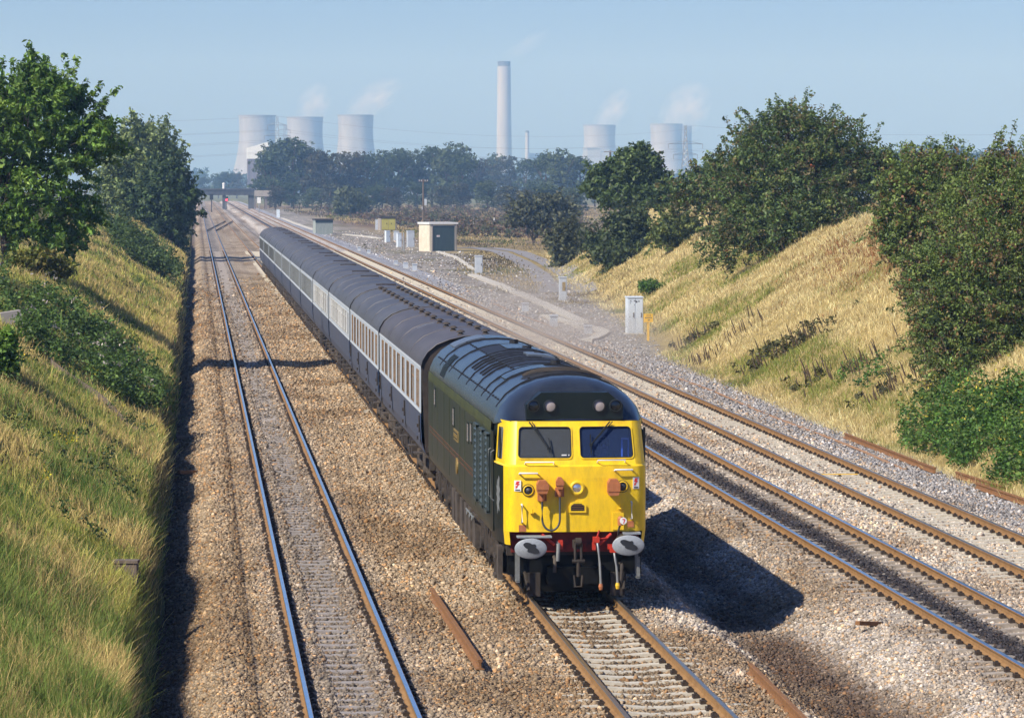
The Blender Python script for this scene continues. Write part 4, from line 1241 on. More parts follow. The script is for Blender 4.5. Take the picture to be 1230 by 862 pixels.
# ------------------------------------------------------------------ coaches
CHW = 1.40
CLEN, CPITCH, CY0 = 19.75, 20.5, 87.0
CROOF = [(1.40, 3.06), (1.36, 3.22), (1.24, 3.42), (1.02, 3.60), (0.72, 3.72), (0.36, 3.80), (0, 3.82)]
cr = CROOF + [(-x, z) for x, z in reversed(CROOF[:-1])]
def croof_z(x): return float(np.interp(abs(x), [p[0] for p in reversed(CROOF)], [p[1] for p in reversed(CROOF)]))
GA, GB = 1.98, 3.05       # pearl grey band
def make_coach(label, kind, roofm):
    t = thing("passenger_coach", label, "railway coach", (0,0,0), group="coaches of the passenger train")
    if kind == 'A':
        wins = [(0.75+2.08*k, 1.70+2.08*k+(0.2 if k % 3 == 1 else 0), .022) for k in range(9)]
        fm, wz0_, wz1_ = M['wood'], 2.10, 2.93
    elif kind == 'B':
        wins = [(0.8,1.35,.05)] + [(2.2+1.95*k, 3.8+1.95*k, .05) for k in range(8)] + [(18.3,18.9,.05)]
        fm, wz0_, wz1_ = M['alu'], 2.14, 2.90
    else:
        wins = [(0.6,1.1,.03)] + [(2.0+2.0*k, 3.7+2.0*k, .025) for k in range(8)] + [(18.5,19.0,.03)]
        fm, wz0_, wz1_ = M['dull'], 2.12, 2.92
    mb = MB()
    for s in (-1, 1):
        mb.grid([[(s*(CHW-0.10), y, 1.02), (s*(CHW-0.02), y, 1.30), (s*CHW, y, 1.7), (s*CHW, y, GA)] for y in (0, 10, CLEN)], 0)
        # short rich blue ends
        mb.grid([[(s*(CHW-0.095), y, 1.02), (s*(CHW-0.015), y, 1.30), (s*(CHW+0.004), y, 1.7), (s*(CHW+0.004), y, GA-0.01)] for y in (0, 0.25)], 3)
        # grey band with holes
        if s < 0:
            ys = sorted([0.12, CLEN-0.12] + [a for w_ in wins for a in w_[:2]])
            X0 = s*CHW
            mb.add([(X0,0.12,GA),(X0,CLEN-0.12,GA),(X0,CLEN-0.12,wz0_),(X0,0.12,wz0_)], [(0,1,2,3)], 1)
            mb.add([(X0,0.12,wz1_),(X0,CLEN-0.12,wz1_),(X0,CLEN-0.12,GB),(X0,0.12,GB)], [(0,1,2,3)], 1)
            for k in range(0, len(ys), 2):
                mb.add([(X0,ys[k],wz0_),(X0,ys[k+1],wz0_),(X0,ys[k+1],wz1_),(X0,ys[k],wz1_)], [(0,1,2,3)], 1)
            mb.add([(X0,0,GA),(X0,0.12,GA),(X0,0.12,GB),(X0,0,GB)], [(0,1,2,3)], 2)
            mb.add([(X0,CLEN-0.12,GA),(X0,CLEN,GA),(X0,CLEN,GB),(X0,CLEN-0.12,GB)], [(0,1,2,3)], 2)
        else:
            mb.add([(CHW,0,GA),(CHW,CLEN,GA),(CHW,CLEN,GB),(CHW,0,GB)], [(0,1,2,3)], 1)
        mb.box(min(s*CHW, s*(CHW+0.012)), max(s*CHW, s*(CHW+0.012)), 0.0, CLEN, GB-0.02, GB+0.035, 2)
        mb.box(min(s*CHW, s*(CHW+0.01)), max(s*CHW, s*(CHW+0.01)), 0.0, CLEN, GA-0.015, GA+0.03, 2)
    build("body", mb, [M['coach_blue'], M['coach_grey'], M['coach_line'], M['coach_end_blue']], t)
    for y in (0.0, CLEN):
        mb = MB(); pts = [(CHW-0.1,1.02)] + cr + [(-CHW+0.1,1.02)]
        mb.add([(x, y, z) for x, z in pts], [tuple(range(len(pts)))])
        ew = build("end_wall", mb, M['coach_end'], t)
        mb = MB(); d_ = -0.36 if y == 0 else 0.36
        mb.box(-0.58, 0.58, min(y, y+d_), max(y, y+d_), 1.15, 3.05); build("gangway", mb, M['coach_end'], ew)
    mb = MB(); mb.tube([(-1.0, -0.03, 1.2), (-1.0, -0.03, 3.2)], 0.03, 6); build("end_pipe", mb, M['under2'], t)
    mb = MB(); mb.box(-0.95, -0.8, -0.08, -0.004, 1.3, 2.6); build("end_step", mb, M['under2'], t)
    mb = MB()
    mb.grid([[(x*(1.004), y, z) for x, z in cr] for y in np.linspace(-0.02, CLEN+0.02, 7)])
    for y in np.linspace(0.0, CLEN, 5):
        mb.grid([[(x*1.006, yy_, z + dz) for x, z in cr] for yy_, dz in ((y-0.05, 0), (y-0.04, 0.014), (y+0.04, 0.014), (y+0.05, 0))])
    build("roof", mb, roofm, t, smooth=30)
    pr = random.Random(kind + 'p')
    for (a, b, dp) in wins:
        mb = MB(); X0, X1 = -CHW, -CHW+dp
        e = 0.006
        mb.add([(X0-e,a,wz0_),(X1,a,wz0_),(X1,a,wz1_),(X0-e,a,wz1_)], [(0,1,2,3)])
        mb.add([(X0-e,b,wz0_),(X1,b,wz0_),(X1,b,wz1_),(X0-e,b,wz1_)], [(0,1,2,3)])
        mb.add([(X0-e,a,wz0_),(X0-e,b,wz0_),(X1,b,wz0_),(X1,a,wz0_)], [(0,1,2,3)])
        mb.add([(X0-e,a,wz1_),(X0-e,b,wz1_),(X1,b,wz1_),(X1,a,wz1_)], [(0,1,2,3)])
        # raised rim
        for (y0,y1,z0,z1) in ((a-0.03,a,wz0_-.03,wz1_+.03),(b,b+0.03,wz0_-.03,wz1_+.03),(a,b,wz0_-.03,wz0_),(a,b,wz1_,wz1_+.03)):
            mb.box(X0-0.012, X0+0.01, y0, y1, z0, z1)
        if kind != 'C': mb.box(X0+0.01, X1, a, b, wz1_-0.26, wz1_-0.22)
        f = build("window", mb, fm, t, recalc=False)
        mb = MB(); mb.add([(X1,a,wz0_),(X1,b,wz0_),(X1,b,wz1_),(X1,a,wz1_)], [(0,3,2,1)])
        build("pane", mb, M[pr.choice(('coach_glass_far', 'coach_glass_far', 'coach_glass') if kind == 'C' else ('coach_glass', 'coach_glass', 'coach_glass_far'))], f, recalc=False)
    mb = MB()
    mb.box(-1.2, 1.2, 0.1, CLEN-0.1, 0.86, 1.06)
    rr = random.Random(hash(kind) % 99 if False else {'A': 3, 'B': 5, 'C': 9}[kind])
    y = 5.6
    while y < 13.6:
        l = rr.uniform(0.5, 1.3); mb.box(-1.28, -0.5, y, y+l, rr.uniform(0.35, 0.6), 0.9); y += l + rr.uniform(0.15, 0.7)
    mb.tube([(-1.15, 5.5, 0.6), (-1.15, 9.9, 0.28), (-1.15, 14.2, 0.6)], 0.04, 6)
    build("underframe", mb, M['under'], t)
    for y in (0.9, 3.4, 7.0, 10.0, 13.0, 16.4, 18.6):
        mb = MB(); mb.box(-1.50, -1.30, y, y+0.5, 0.92, 0.96); build("footboard", mb, M['under2'], t)
    if kind == 'A':
        for wy in (0.35, 6.65, 13.0, 18.9):
            mb = MB(); mb.box(-CHW-0.008, -CHW, wy, wy+0.7, 1.22, 1.95); d_ = build("door", mb, M['coach_blue'], t)
            mb = MB(); mb.tube([(-CHW-0.03, wy-0.1, 1.5), (-CHW-0.03, wy-0.1, 1.9)], 0.02, 6); build("handrail", mb, M['under'], d_)
            for zz in (1.28, 1.58):
                mb = MB(); mb.box(-CHW-0.045, -CHW-0.008, wy+0.56, wy+0.66, zz, zz+0.08); build("hinge", mb, M['under'], d_)
    for s in (-1, 1):
        for ye, d in ((0.0, -1), (CLEN, 1)):
            mb = MB(); mb.lathe([(0.14, 0), (0.12, d*0.25), (0.22, d*0.27), (0.22, d*0.31)] if d > 0 else [(0.22, d*0.31), (0.22, d*0.27), (0.12, d*0.25), (0.14, 0)], (s*0.865, ye, 1.06), 14, 'y')
            build("buffer", mb, M['under'], t)
    bogie(t, 3.0, 2, 2.5, 1.0, 0.46, False); bogie(t, CLEN-3.0, 2, 2.5, 1.0, 0.46, False)
    v = None
    if kind == 'A':
        spots = [(x, 1.0 + 2.55*k + (0.25 if x > 0 else 0)) for x in (-0.38, 0.24) for k in range(8)]
        for x, y in spots:
            if v is None:
                mb = MB(); mb.lathe([(0.08, -0.03), (0.08, 0.02), (0.05, 0.03), (0.05, 0.05), (0.105, 0.06), (0.10, 0.085), (0.05, 0.115), (0.0, 0.12)], (0,0,0), 14, 'z')
                v = build("roof_vent", mb, M['under2'], t, loc=(x, y, croof_z(x)), smooth=40)
            else:
                c = v.copy(); COL.objects.link(c); c.parent = t; c.location = (x, y, croof_z(x))
        mb = MB(); mb.grid([[(x, 9.0, croof_z(x)+0.012), (x, 9.12, croof_z(x)+0.012)] for x in (-0.95, -0.7, -0.5)]); build("roof_mark", mb, M['silver'], t)
    else:
        for y in (3.0, 15.5):
            mb = MB(); mb.box(-0.1, 0.4, y, y+0.7, 3.76, 3.86); mb.box(-0.3, -0.1, y+0.2, y+0.5, 3.78, 3.85); build("roof_equipment", mb, M['hutdark'], t)
    return t
cA = make_coach("first coach behind the locomotive, with brown framed windows and a brownish roof", 'A', M['coach_roof_brown'])
cA.location = (TX[1], CY0, 0)
names = ["second coach from the locomotive, brown framed windows and rows of roof vents",
         "third coach from the locomotive, smooth grey roof and pale framed windows",
         "fourth coach from the locomotive, pale framed windows in grey panel",
         "fifth coach from the locomotive, long dark windows in grey panel",
         "sixth coach from the locomotive, long dark windows in grey panel",
         "seventh coach from the locomotive, long dark windows in grey panel",
         "eighth coach from the locomotive, far along the train",
         "ninth coach from the locomotive, third from the train's rear end",
         "tenth coach from the locomotive, last but one at the train's rear",
         "last coach at the far rear end of the train"]
c = copy_tree(cA); c.location = (TX[1], CY0 + CPITCH, 0); c["label"] = names[0]
for o in c.children:
    if o.name.startswith("roof") and o.type == 'MESH' and o.data.materials and o.data.materials[0] == M['coach_roof_brown']:
        o.data = o.data.copy(); o.data.materials[0] = M['coach_roof']
cB = cC = None
for k in range(2, 11):
    kind = 'B' if k < 4 else 'C'
    if kind == 'B':
        if cB is None: cB = o = make_coach(names[k-1], 'B', M['coach_roof'])
        else: o = copy_tree(cB)
    else:
        if cC is None: cC = o = make_coach(names[k-1], 'C', M['coach_roof'])
        else: o = copy_tree(cC)
    o.location = (TX[1], CY0 + CPITCH * k, 0); o["label"] = names[k-1]

# ------------------------------------------------------------------ lineside objects
def loose_rail(p, q, z, label, hgt=0.16, m_='rust'):
    p, q = Vector((p[0], p[1], 0)), Vector((q[0], q[1], 0)); d = q - p; L = d.length
    mb = MB(); mb.extrude([(x, z_ + 0.16) for x, z_ in RAIL_PROF], 0, L)
    o = build("discarded_rail", mb, M[m_])
    o.location = (p.x, p.y, z); o.rotation_euler = (0, 0, -math.atan2(d.x, d.y))
    return tag(o, label, "rail", "old rails lying beside the tracks")
loose_rail((4.32, 67.6), (4.42, 57.2), -0.22, "long rusty rail lying on the ballast left of the locomotive's track")
loose_rail((8.62, 56.6), (8.5, 50.6), -0.24, "rusty rail end lying at the bottom edge right of the locomotive's track")
loose_rail((20.0, 112), (19.98, 98), -0.43, "rusty rail lying in grey ballast below the brambles, furthest from the right edge")
loose_rail((20.25, 96.5), (20.5, 90.6), -0.42, "upper of two rusty rails side by side at the right edge below brambles")
loose_rail((20.05, 93.0), (20.25, 86), -0.43, "lower of two rusty rails side by side at the right edge below brambles")
x, y, z = ground_at(1052, 777, 0)
mb = MB(); mb.box(-0.30, 0.30, -0.05, 0.05, 0, 0.07); o = build("scrap_timber", mb, M['rust']); o.location = (11.6, 62.6, -0.24); o.rotation_euler = (0, 0.1, R(40))
tag(o, "short rusty scrap bar on the ballast between the train and the oily track", "scrap")
dbr = [(231, 577, 0.9, 30, 'rust', "rusty broken plank in the shaded ditch beside the left track"), (222, 402, 1.1, 5, 'timber', "grey timber offcut in the shadow at the foot of the left bank, far piece"),
       (226, 368, 1.3, -10, 'concrete', "pale concrete slab at the foot of the left bank"), (225, 530, 0.8, 20, 'timber', "short timber offcut lying in the gap of sunlight in the left ditch")]
for px, py_, L, a, m_, lab in dbr:
    t_ = 8.0 / (py_ - VPY); X = (px - VPX) * t_; Y = FPX * t_
    mb = MB(); mb.box(-L/2, L/2, -0.07, 0.07, 0, 0.09); mb.box(-L/2+0.1, L/2-0.15, 0.09, 0.17, -0.02, 0.05)
    o = build("scrap_timber", mb, M[m_]); o.location = (X, Y, float(ZB(X, Y)) + 0.02); o.rotation_euler = (0, 0.06, R(a)); tag(o, lab, "scrap")
# orange cable beside the right track
mb = MB(); pts = []
for k in range(40):
    Y = 98 + k * 3.6; pts.append((19.15 + 0.10*math.sin(k*0.7) + 0.12*math.sin(k*0.23), Y, -0.345))
mb.tube(pts, 0.04, 6); tag(build("trackside_cable", mb, M['cable']), "thin orange brown cable laid along the grey ballast right of the last track", "cable")
# yellow strap on a sleeper of the right track
mb = MB(); mb.box(TX[3]-0.6, TX[3]+0.6, 94.6, 94.72, -0.175, -0.16); tag(build("marker_strap", mb, M['sign_yellow']), "orange yellow strap lying across a pale sleeper of the right track", "strap")

def cabinet(px0, px1, ptop, pbase, label, m_='cabinet', depth=0.5, rz=0.0, name="signal_cabinet", cat="cabinet", doors=1, plinth=True):
    t_ = (CAM_Z - BASE - 0.02) / (pbase - VPY); Y = FPX * t_
    w_ = (px1 - px0) * t_; h = (pbase - ptop) * t_; X = ((px0 + px1)/2 - VPX) * t_
    z = max(float(H(X, Y)), -0.5) if X > 20.3 else max(float(ZB(X, Y)), -0.5)
    t = thing(name, label, cat, (X, Y, z), rz, "trackside equipment cabinets")
    mb = MB(); mb.box(-w_/2, w_/2, 0, depth, 0.06, h - 0.04); build("body", mb, M[m_], t)
    mb = MB(); mb.add([(-w_/2-0.03,-0.05,h-0.04),(w_/2+0.03,-0.05,h-0.04),(w_/2+0.03,depth+0.05,h-0.02),(-w_/2-0.03,depth+0.05,h-0.02),(-w_/2-0.03,-0.05,h),(w_/2+0.03,-0.05,h),(w_/2+0.03,depth+0.05,h+0.03),(-w_/2-0.03,depth+0.05,h+0.03)],
           [(0,3,2,1),(4,5,6,7),(0,1,5,4),(1,2,6,5),(2,3,7,6),(3,0,4,7)]); build("lid", mb, M[m_], t)
    if h > 1.0:
        for k in range(doors):
            a = -w_/2 + w_*k/doors + 0.03; b = -w_/2 + w_*(k+1)/doors - 0.03
            mb = MB(); mb.box(a, b, -0.02, 0.0, 0.12, h-0.1); d = build("door", mb, M[m_], t)
            mb = MB(); mb.box(b-0.10, b-0.06, -0.045, -0.02, h*0.45, h*0.58); build("handle", mb, M['under2'], d)
    mb = MB(); mb.box(-w_/2-0.08, w_/2+0.08, -0.06, depth+0.06, -0.25, 0.06); build("plinth", mb, M['concrete'], t)
    return t
c = cabinet(755, 774, 357, 402, "tall pale blue cabinet beside the small yellow sign at the foot of the bank", 'cabinet', 0.7, R(4), doors=2)
mb = MB()
for (u, v, w_, h_) in ((-0.28, 1.72, .05, .06), (-0.1, 1.74, .12, .04), (0.02, 1.66, .07, .1), (0.14, 1.71, .08, .05), (-0.3, 1.62, .04, .04), (-0.08, 1.52, .03, .04), (-0.32, 0.9, .02, .03), (-0.3, 0.62, .025, .03)):
    mb.box(u, u + w_, -0.026, -0.021, v, v + h_)
build("flaked_paint", mb, M['hutdark'], c)
cabinet(672, 681, 333, 362, "slim grey cabinet with an orange stained panel beside the access track", 'cabinet2', 0.45)
t_ = thing("dummy", "x", "x"); bpy.data.objects.remove(t_)
for o in list(COL.objects):
    if o.get("label", "").startswith("slim grey cabinet"):
        mb = MB(); mb.box(-0.06, 0.16, -0.03, -0.024, 0.7, 1.3); build("stained_panel", mb, M['brass'], o)
cabinet(570, 579, 307, 329, "lone grey cabinet standing at the bend of the white trough line", 'cabinet2', 0.5)
cabinet(462.5, 468, 277, 291, "leftmost of the slim cabinets in front of the mustard hut", 'cabinet', 0.5, R(20))
cabinet(472, 478, 277.5, 289, "short cabinet behind the paired grey ones left of the cream hut", 'cabinet2', 0.5)
cabinet(476.5, 481.5, 280, 297, "slim bright cabinet beside the thin post left of the cream hut", 'cabinet', 0.5, R(15))
cabinet(488.5, 497, 277, 297, "broad pale cabinet nearest the left wall of the cream hut", 'cabinet2', 0.6, R(10))
cabinet(450, 455, 263.5, 276, "grey cabinet touching the left side of the mustard yellow hut", 'cabinet2', 0.6)
cabinet(331.5, 335.5, 252, 262, "far white cabinet beside the track near the overbridge", 'cabinet', 0.6)
for a, b, p0, p1, lab in ((472, 476.5, 313.5, 319, "smallest low grey box in the yard, farthest of the row of three"), (483.5, 489, 315, 322.5, "low grey box in the yard, middle of the row of three"), (494.5, 500, 317, 325.5, "low grey box in the yard, nearest of the row of three"),
                           (627, 635, 364, 375, "low grey box in the drifting smoke left of the white trough"), (661, 670, 379, 393, "low dark box half hidden in smoke beside the right track"), (702.5, 712, 391.5, 402.5, "low pale box beside the curled end of the concrete trough"),
                           (440, 444, 300, 304.5, "tiny pale box among weeds beside the right hand track"), (428.5, 432, 298, 303, "tiny pale box left of the weed patch by the right hand track")):
    cabinet(a, b, p0, p1, lab, 'cabinet2', 0.4, name="location_box", cat="box")
# thin post
def post_at(px, ptop, pbase, r_, label, m_='steel', name="post"):
    t_ = (CAM_Z - BASE) / (pbase - VPY); X = (px - VPX)*t_; Y = FPX*t_
    mb = MB(); h = (pbase-ptop)*t_; mb.lathe([(r_, -0.4), (r_, h), (r_*0.6, h+0.05)], (0,0,0), 8, 'z'); mb.box(-r_*1.6, r_*1.6, -r_*1.6, r_*1.6, -0.1, 0.12)
    o = build(name, mb, M[m_]); o.location = (X, Y, max(float(H(X, Y)), BASE)); return tag(o, label, "post")
post_at(484, 280, 301, 0.07, "thin grey post standing among the cabinets left of the cream hut")
post_at(593, 262, 272, 0.10, "white post in the rough grass beyond the access track, right one", 'white')
post_at(568, 263, 271, 0.09, "pale post in the rough grass beyond the cream hut, left one", 'parapet')
# yellow sign
t_ = 7.85/(410 - VPY); X, Y = (780-VPX)*t_, FPX*t_
sg = thing("trackside_sign", "small yellow notice on a yellow post beside the tall pale cabinet", "sign", (X, Y, float(H(X, Y))))
mb = MB(); mb.box(-0.06, 0.06, 0, 0.04, -0.3, 1.0); build("post", mb, M['sign_yellow'], sg)
mb = MB(); mb.box(-0.24, 0.24, -0.025, -0.002, 0.93, 1.36, 0)
for row, (z, xs) in enumerate(((1.25, (-0.08, 0.02, 0.10)), (1.13, (-0.16, -0.10, -0.04, 0.02, 0.08, 0.14)), (1.01, (-0.01, 0.05)))):
    for x_ in xs: mb.box(x_, x_+0.035, -0.031, -0.025, z, z+0.06, 1)
build("sign_plate", mb, [M['sign_yellow'], M['under2']], sg)

# concrete troughs
def trough(pix, label, w_=0.55, h=0.14):
    pts = []
    for px, py_ in pix:
        t_ = 7.86/(py_-VPY); pts.append(Vector(((px-VPX)*t_, FPX*t_, 0)))
    # subdivide
    dense = []
    for a, b in zip(pts[:-1], pts[1:]):
        n_ = max(1, int((b-a).length/4))
        dense += [a.lerp(b, k/n_) for k in range(n_)]
    dense.append(pts[-1])
    mb = MB(); rows = []
    for i, p in enumerate(dense):
        d = (dense[min(i+1, len(dense)-1)] - dense[max(i-1, 0)]).normalized(); nn = Vector((d.y, -d.x, 0))
        z = max(float(H(p.x, p.y)), -0.5 if p.x > 20 else float(ZB(p.x, p.y)))
        j = random.uniform(-.03, .03)
        rows.append([(p.x - nn.x*(w_/2+j), p.y - nn.y*w_/2, z-0.1), (p.x - nn.x*(w_/2+j), p.y - nn.y*w_/2, z+h), (p.x + nn.x*w_/2, p.y + nn.y*w_/2, z+h), (p.x + nn.x*w_/2, p.y + nn.y*w_/2, z-0.1)])
    mb.grid(rows); mb.add(rows[0], [(0,1,2,3)]); mb.add(rows[-1], [(0,1,2,3)])
    return tag(build("cable_trough", mb, M['concrete']), label, "cable trough", "concrete cable troughs")
trough([(566, 331), (600, 344), (640, 361), (676, 378), (700, 389)], "long white concrete cable trough running diagonally across the grey yard", 0.75)
trough([(525, 303), (545, 309), (556, 316), (568, 325)], "thin pale trough line leading away from the cream hut", 0.45)
trough([(413, 282), (440, 284.5), (456, 287)], "pale concrete strip between the grey hut and the slim cabinets", 0.8)
trough([(700, 394), (716, 396.5), (727, 401), (722, 405), (712, 409), (704, 412)], "curled end of a concrete trough left of the tall pale cabinet", 0.6)
trough([(338, 262), (352, 268), (376, 276)], "far pale trough beside the right hand track near the bridge", 0.7)
trough([(655, 381), (690, 391), (700, 396)], "short broken trough cover pieces in the smoke beside the right track", 0.6)

# access track to the yard
pix = [(549, 297.5), (585, 298.5), (612, 303), (640, 315), (664, 330), (684, 352)]
pts = []
for px, py_ in pix:
    t_ = 7.86/(py_-VPY); pts.append(Vector(((px-VPX)*t_, FPX*t_, 0)))
dense = []
for a, b in zip(pts[:-1], pts[1:]): dense += [a.lerp(b, k/10) for k in range(10)]
dense.append(pts[-1])
for side in (-1, 1):
    mb = MB(); rows = []
    for i, p in enumerate(dense):
        d = (dense[min(i+1, len(dense)-1)] - dense[max(i-1, 0)]).normalized(); nn = Vector((-d.y, d.x, 0))
        c0 = p + nn * (side * 1.2 - 0.9); c1 = p + nn * (side * 1.2 + 0.9)
        rows.append([(c0.lerp(c1, u).x, c0.lerp(c1, u).y, float(H(c0.lerp(c1, u).x, c0.lerp(c1, u).y)) + 0.05) for u in (0, .33, .66, 1)])
    mb.grid(rows); struct(build("path", mb, M['gravelpath'], smooth=60))

# huts
def hut(px0, px1, ptop, pbase, rz, depth, label, kind):
    t_ = 7.86/(pbase-VPY); X, Y = ((px0+px1)/2-VPX)*t_, FPX*t_
    w_, h = (px1-px0)*t_, (pbase-ptop)*t_
    t = thing("lineside_hut", label, "hut", (X, Y, float(H(X, Y))), rz)
    wm = {'cream': M['cream'], 'grey': M['hutgrey'], 'yellow': M['parapet']}[kind]
    mb = MB(); mb.box(-w_/2, w_/2, 0, depth, -0.3, h-0.22); build("wall", mb, wm, t)
    mb = MB(); mb.box(-w_/2-0.12, w_/2+0.12, -0.18, depth+0.15, h-0.22, h)
    build("roof", mb, M['white'] if kind == 'cream' else M['hutdark'], t)
    if kind == 'cream':
        mb = MB(); mb.box(-w_/2+0.38, w_/2-0.28, -0.05, 0.0, 0.06, h-0.42, 0)
        for k in range(1, 8):
            x = -w_/2+0.38 + k*(w_-0.66)/8; mb.box(x-0.012, x+0.012, -0.062, -0.05, 0.08, h-0.45, 0)
        d = build("door", mb, M['teal'], t)
        mb = MB(); mb.box(-0.85, -0.45, -0.075, -0.063, h*0.5, h*0.5+0.2, 0); mb.box(-0.80, -0.5, -0.079, -0.075, h*0.5+0.08, h*0.5+0.12, 1); build("door_notice", mb, [M['white'], M['redmark']], d)
        mb = MB(); mb.box(-w_/2+0.22, -w_/2+0.38, -0.12, 0.0, -0.2, h-0.24); build("door_pier", mb, M['parapet'], t)
        mb = MB(); mb.box(w_/2-0.28, w_/2-0.1, -0.12, 0, -0.2, h-0.24); build("door_pier", mb, M['parapet'], t)
    elif kind == 'yellow':
        for k in (0, 1):
            a = -w_/2+0.2 + k*(w_-0.3)/2
            mb = MB(); mb.box(a, a+(w_-0.3)/2-0.05, -0.05, 0, 0.15, h-0.3); d = build("door", mb, M['hutyellow'], t)
            mb = MB(); mb.box(a+0.4+0.4*(1-k), a+0.5+0.4*(1-k), -0.09, -0.05, h*0.45, h*0.55); build("handle", mb, M['under'], d)
    else:
        mb = MB()
        for k in range(9):
            x = -w_/2 + 0.1 + k*(w_-0.2)/8; mb.box(x-0.03, x+0.03, -0.03, 0.0, 0.0, h-0.55)
        build("cladding_batten", mb, M['hutgrey'], t)
        mb = MB(); mb.box(-w_/2-0.02, w_/2+0.02, -0.05, 0.0, h-0.62, h-0.24); build("fascia", mb, M['teal'], t)
    return t
hut(514, 549, 267, 302, R(17), 3.6, "cream walled hut with white roof edge and dark teal doors", 'cream')
hut(378, 399, 262, 281.5, R(8), 2.4, "small grey boarded hut with dark flat roof beside the right track", 'grey')
hut(456, 475, 260, 277, R(8), 2.5, "mustard yellow doored hut in the far yard", 'yellow')

# telegraph pole
t_ = 7.86/(281-VPY); X, Y = (507.5-VPX)*t_, FPX*t_
tp = thing("telegraph_pole", "brown wooden telegraph pole behind the cream hut", "pole", (X, Y, BASE))
mb = MB(); mb.lathe([(0.17, -0.5), (0.12, 8.7), (0.05, 8.78)], (0,0,0), 10, 'z'); build("pole", mb, M['timber'], tp)
mb = MB(); mb.box(-0.75, 0.75, -0.15, -0.05, 8.35, 8.48); build("crossarm", mb, M['timber'], tp)
mb = MB()
for x_ in (-0.65, -0.3, 0.3, 0.65): mb.lathe([(0.05, 8.48), (0.06, 8.56), (0.03, 8.66)], (x_, -0.1, 0), 8, 'z')
build("insulators", mb, M['white'], tp)
mb = MB(); mb.box(0.18, 0.55, -0.25, 0.1, 4.6, 5.6); mb.box(-0.22, -0.12, -0.22, 0.0, 3.9, 4.4); build("junction_box", mb, M['cabinet2'], tp)
# pole by the tree on the right bank
X, Y, Z = at(733.5, 205, 560)
tp = thing("telegraph_pole", "slim pole with short crossarm showing left of the dark tree on the bank end", "pole", (X, Y, BASE))
mb = MB(); zt = CAM_Z - (181-VPY)*Y/FPX - BASE; mb.lathe([(0.2, -0.5), (0.15, zt)], (0,0,0), 10, 'z'); build("pole", mb, M['timber'], tp)
mb = MB(); mb.box(-1.0, 1.0, -0.2, -0.1, zt-0.25, zt-0.08); build("crossarm", mb, M['steel'], tp)

# signals and far bridge
def signal(px, ptop, pbase, label, red=False, pale=False):
    t_ = 7.7/(pbase-VPY); X, Y = (px-VPX)*t_, FPX*t_; h = (pbase-ptop)*t_
    t = thing("railway_signal", label, "signal", (X, Y, -0.3))
    mb = MB(); mb.lathe([(0.14, -0.3), (0.12, h-1.2)], (0,0,0), 8, 'z'); build("post", mb, M['steel'] if pale else M['hutdark'], t)
    mb = MB(); mb.box(-0.5, 0.5, -0.2, 0.1, h-1.6, h); hd = build("signal_head", mb, M['white'] if pale else M['soot'], t)
    if red:
        mb = MB(); mb.lathe([(0.3, -0.23), (0.0, -0.25)], (0, 0, h-1.1), 12, 'y'); build("lamp", mb, M['redlamp'], hd)
    return t
signal(253.8, 233, 255, "dark signal post between the two left tracks before the bridge")
signal(271.8, 236, 250.5, "railway signal showing a red light beside the bridge pier", red=True)
signal(310.5, 237, 256, "pale signal post beside the brick end of the bridge", pale=True)
BY_ = 1165
def bx_(px): return (px - VPX) * BY_ / FPX
def bz_(py): return CAM_Z - (py - VPY) * BY_ / FPX
br = thing("overbridge", "dark girder overbridge crossing all tracks far behind the train", "bridge", (0, BY_, 0))
mb = MB(); mb.box(bx_(150), bx_(305), 0, 8, bz_(234.5), bz_(227)); mb.box(bx_(150), bx_(305), -0.3, 0, bz_(228.3), bz_(226.6))
for px in np.arange(160, 304, 6): mb.box(bx_(px), bx_(px)+0.2, -0.25, 0, bz_(234.2), bz_(228))
build("deck", mb, M['bridge_iron'], br)
for a, b in ((267, 271), (298, 304.5), (225, 228)):
    mb = MB(); mb.box(bx_(a), bx_(b), 0.5, 7.5, -1, bz_(234.5)); build("pier", mb, M['bridge_iron'], br)
mb = MB(); mb.box(bx_(305), bx_(326), -1.5, 8, bz_(236), bz_(228.7)); build("parapet", mb, M['parapet'], br)
mb = MB()
for a, b in ((305.5, 307), (317.5, 320.5)): mb.box(bx_(a), bx_(b), -1, 7.5, -1, bz_(236))
build("pier", mb, M['brick'], br)
mb = MB(); mb.box(bx_(326), bx_(326)+130, -1, 8, -1, bz_(234)); build("approach", mb, M['brick'], br)
for o in list(br.children):
    if o.name.startswith("approach"): bpy.data.objects.remove(o)
for px, lab in ((268.5, "white tank like cap standing on the bridge above its left pier"),):
    X, Y, Z = at(px, 226.6, BY_); mb = MB(); mb.lathe([(0.4, 0), (0.4, 1.3), (0.5, 1.5), (0.3, 1.8), (0, 1.9)], (X, Y+1, Z), 12, 'z'); tag(build("vent_cap", mb, M['white']), lab, "cap")

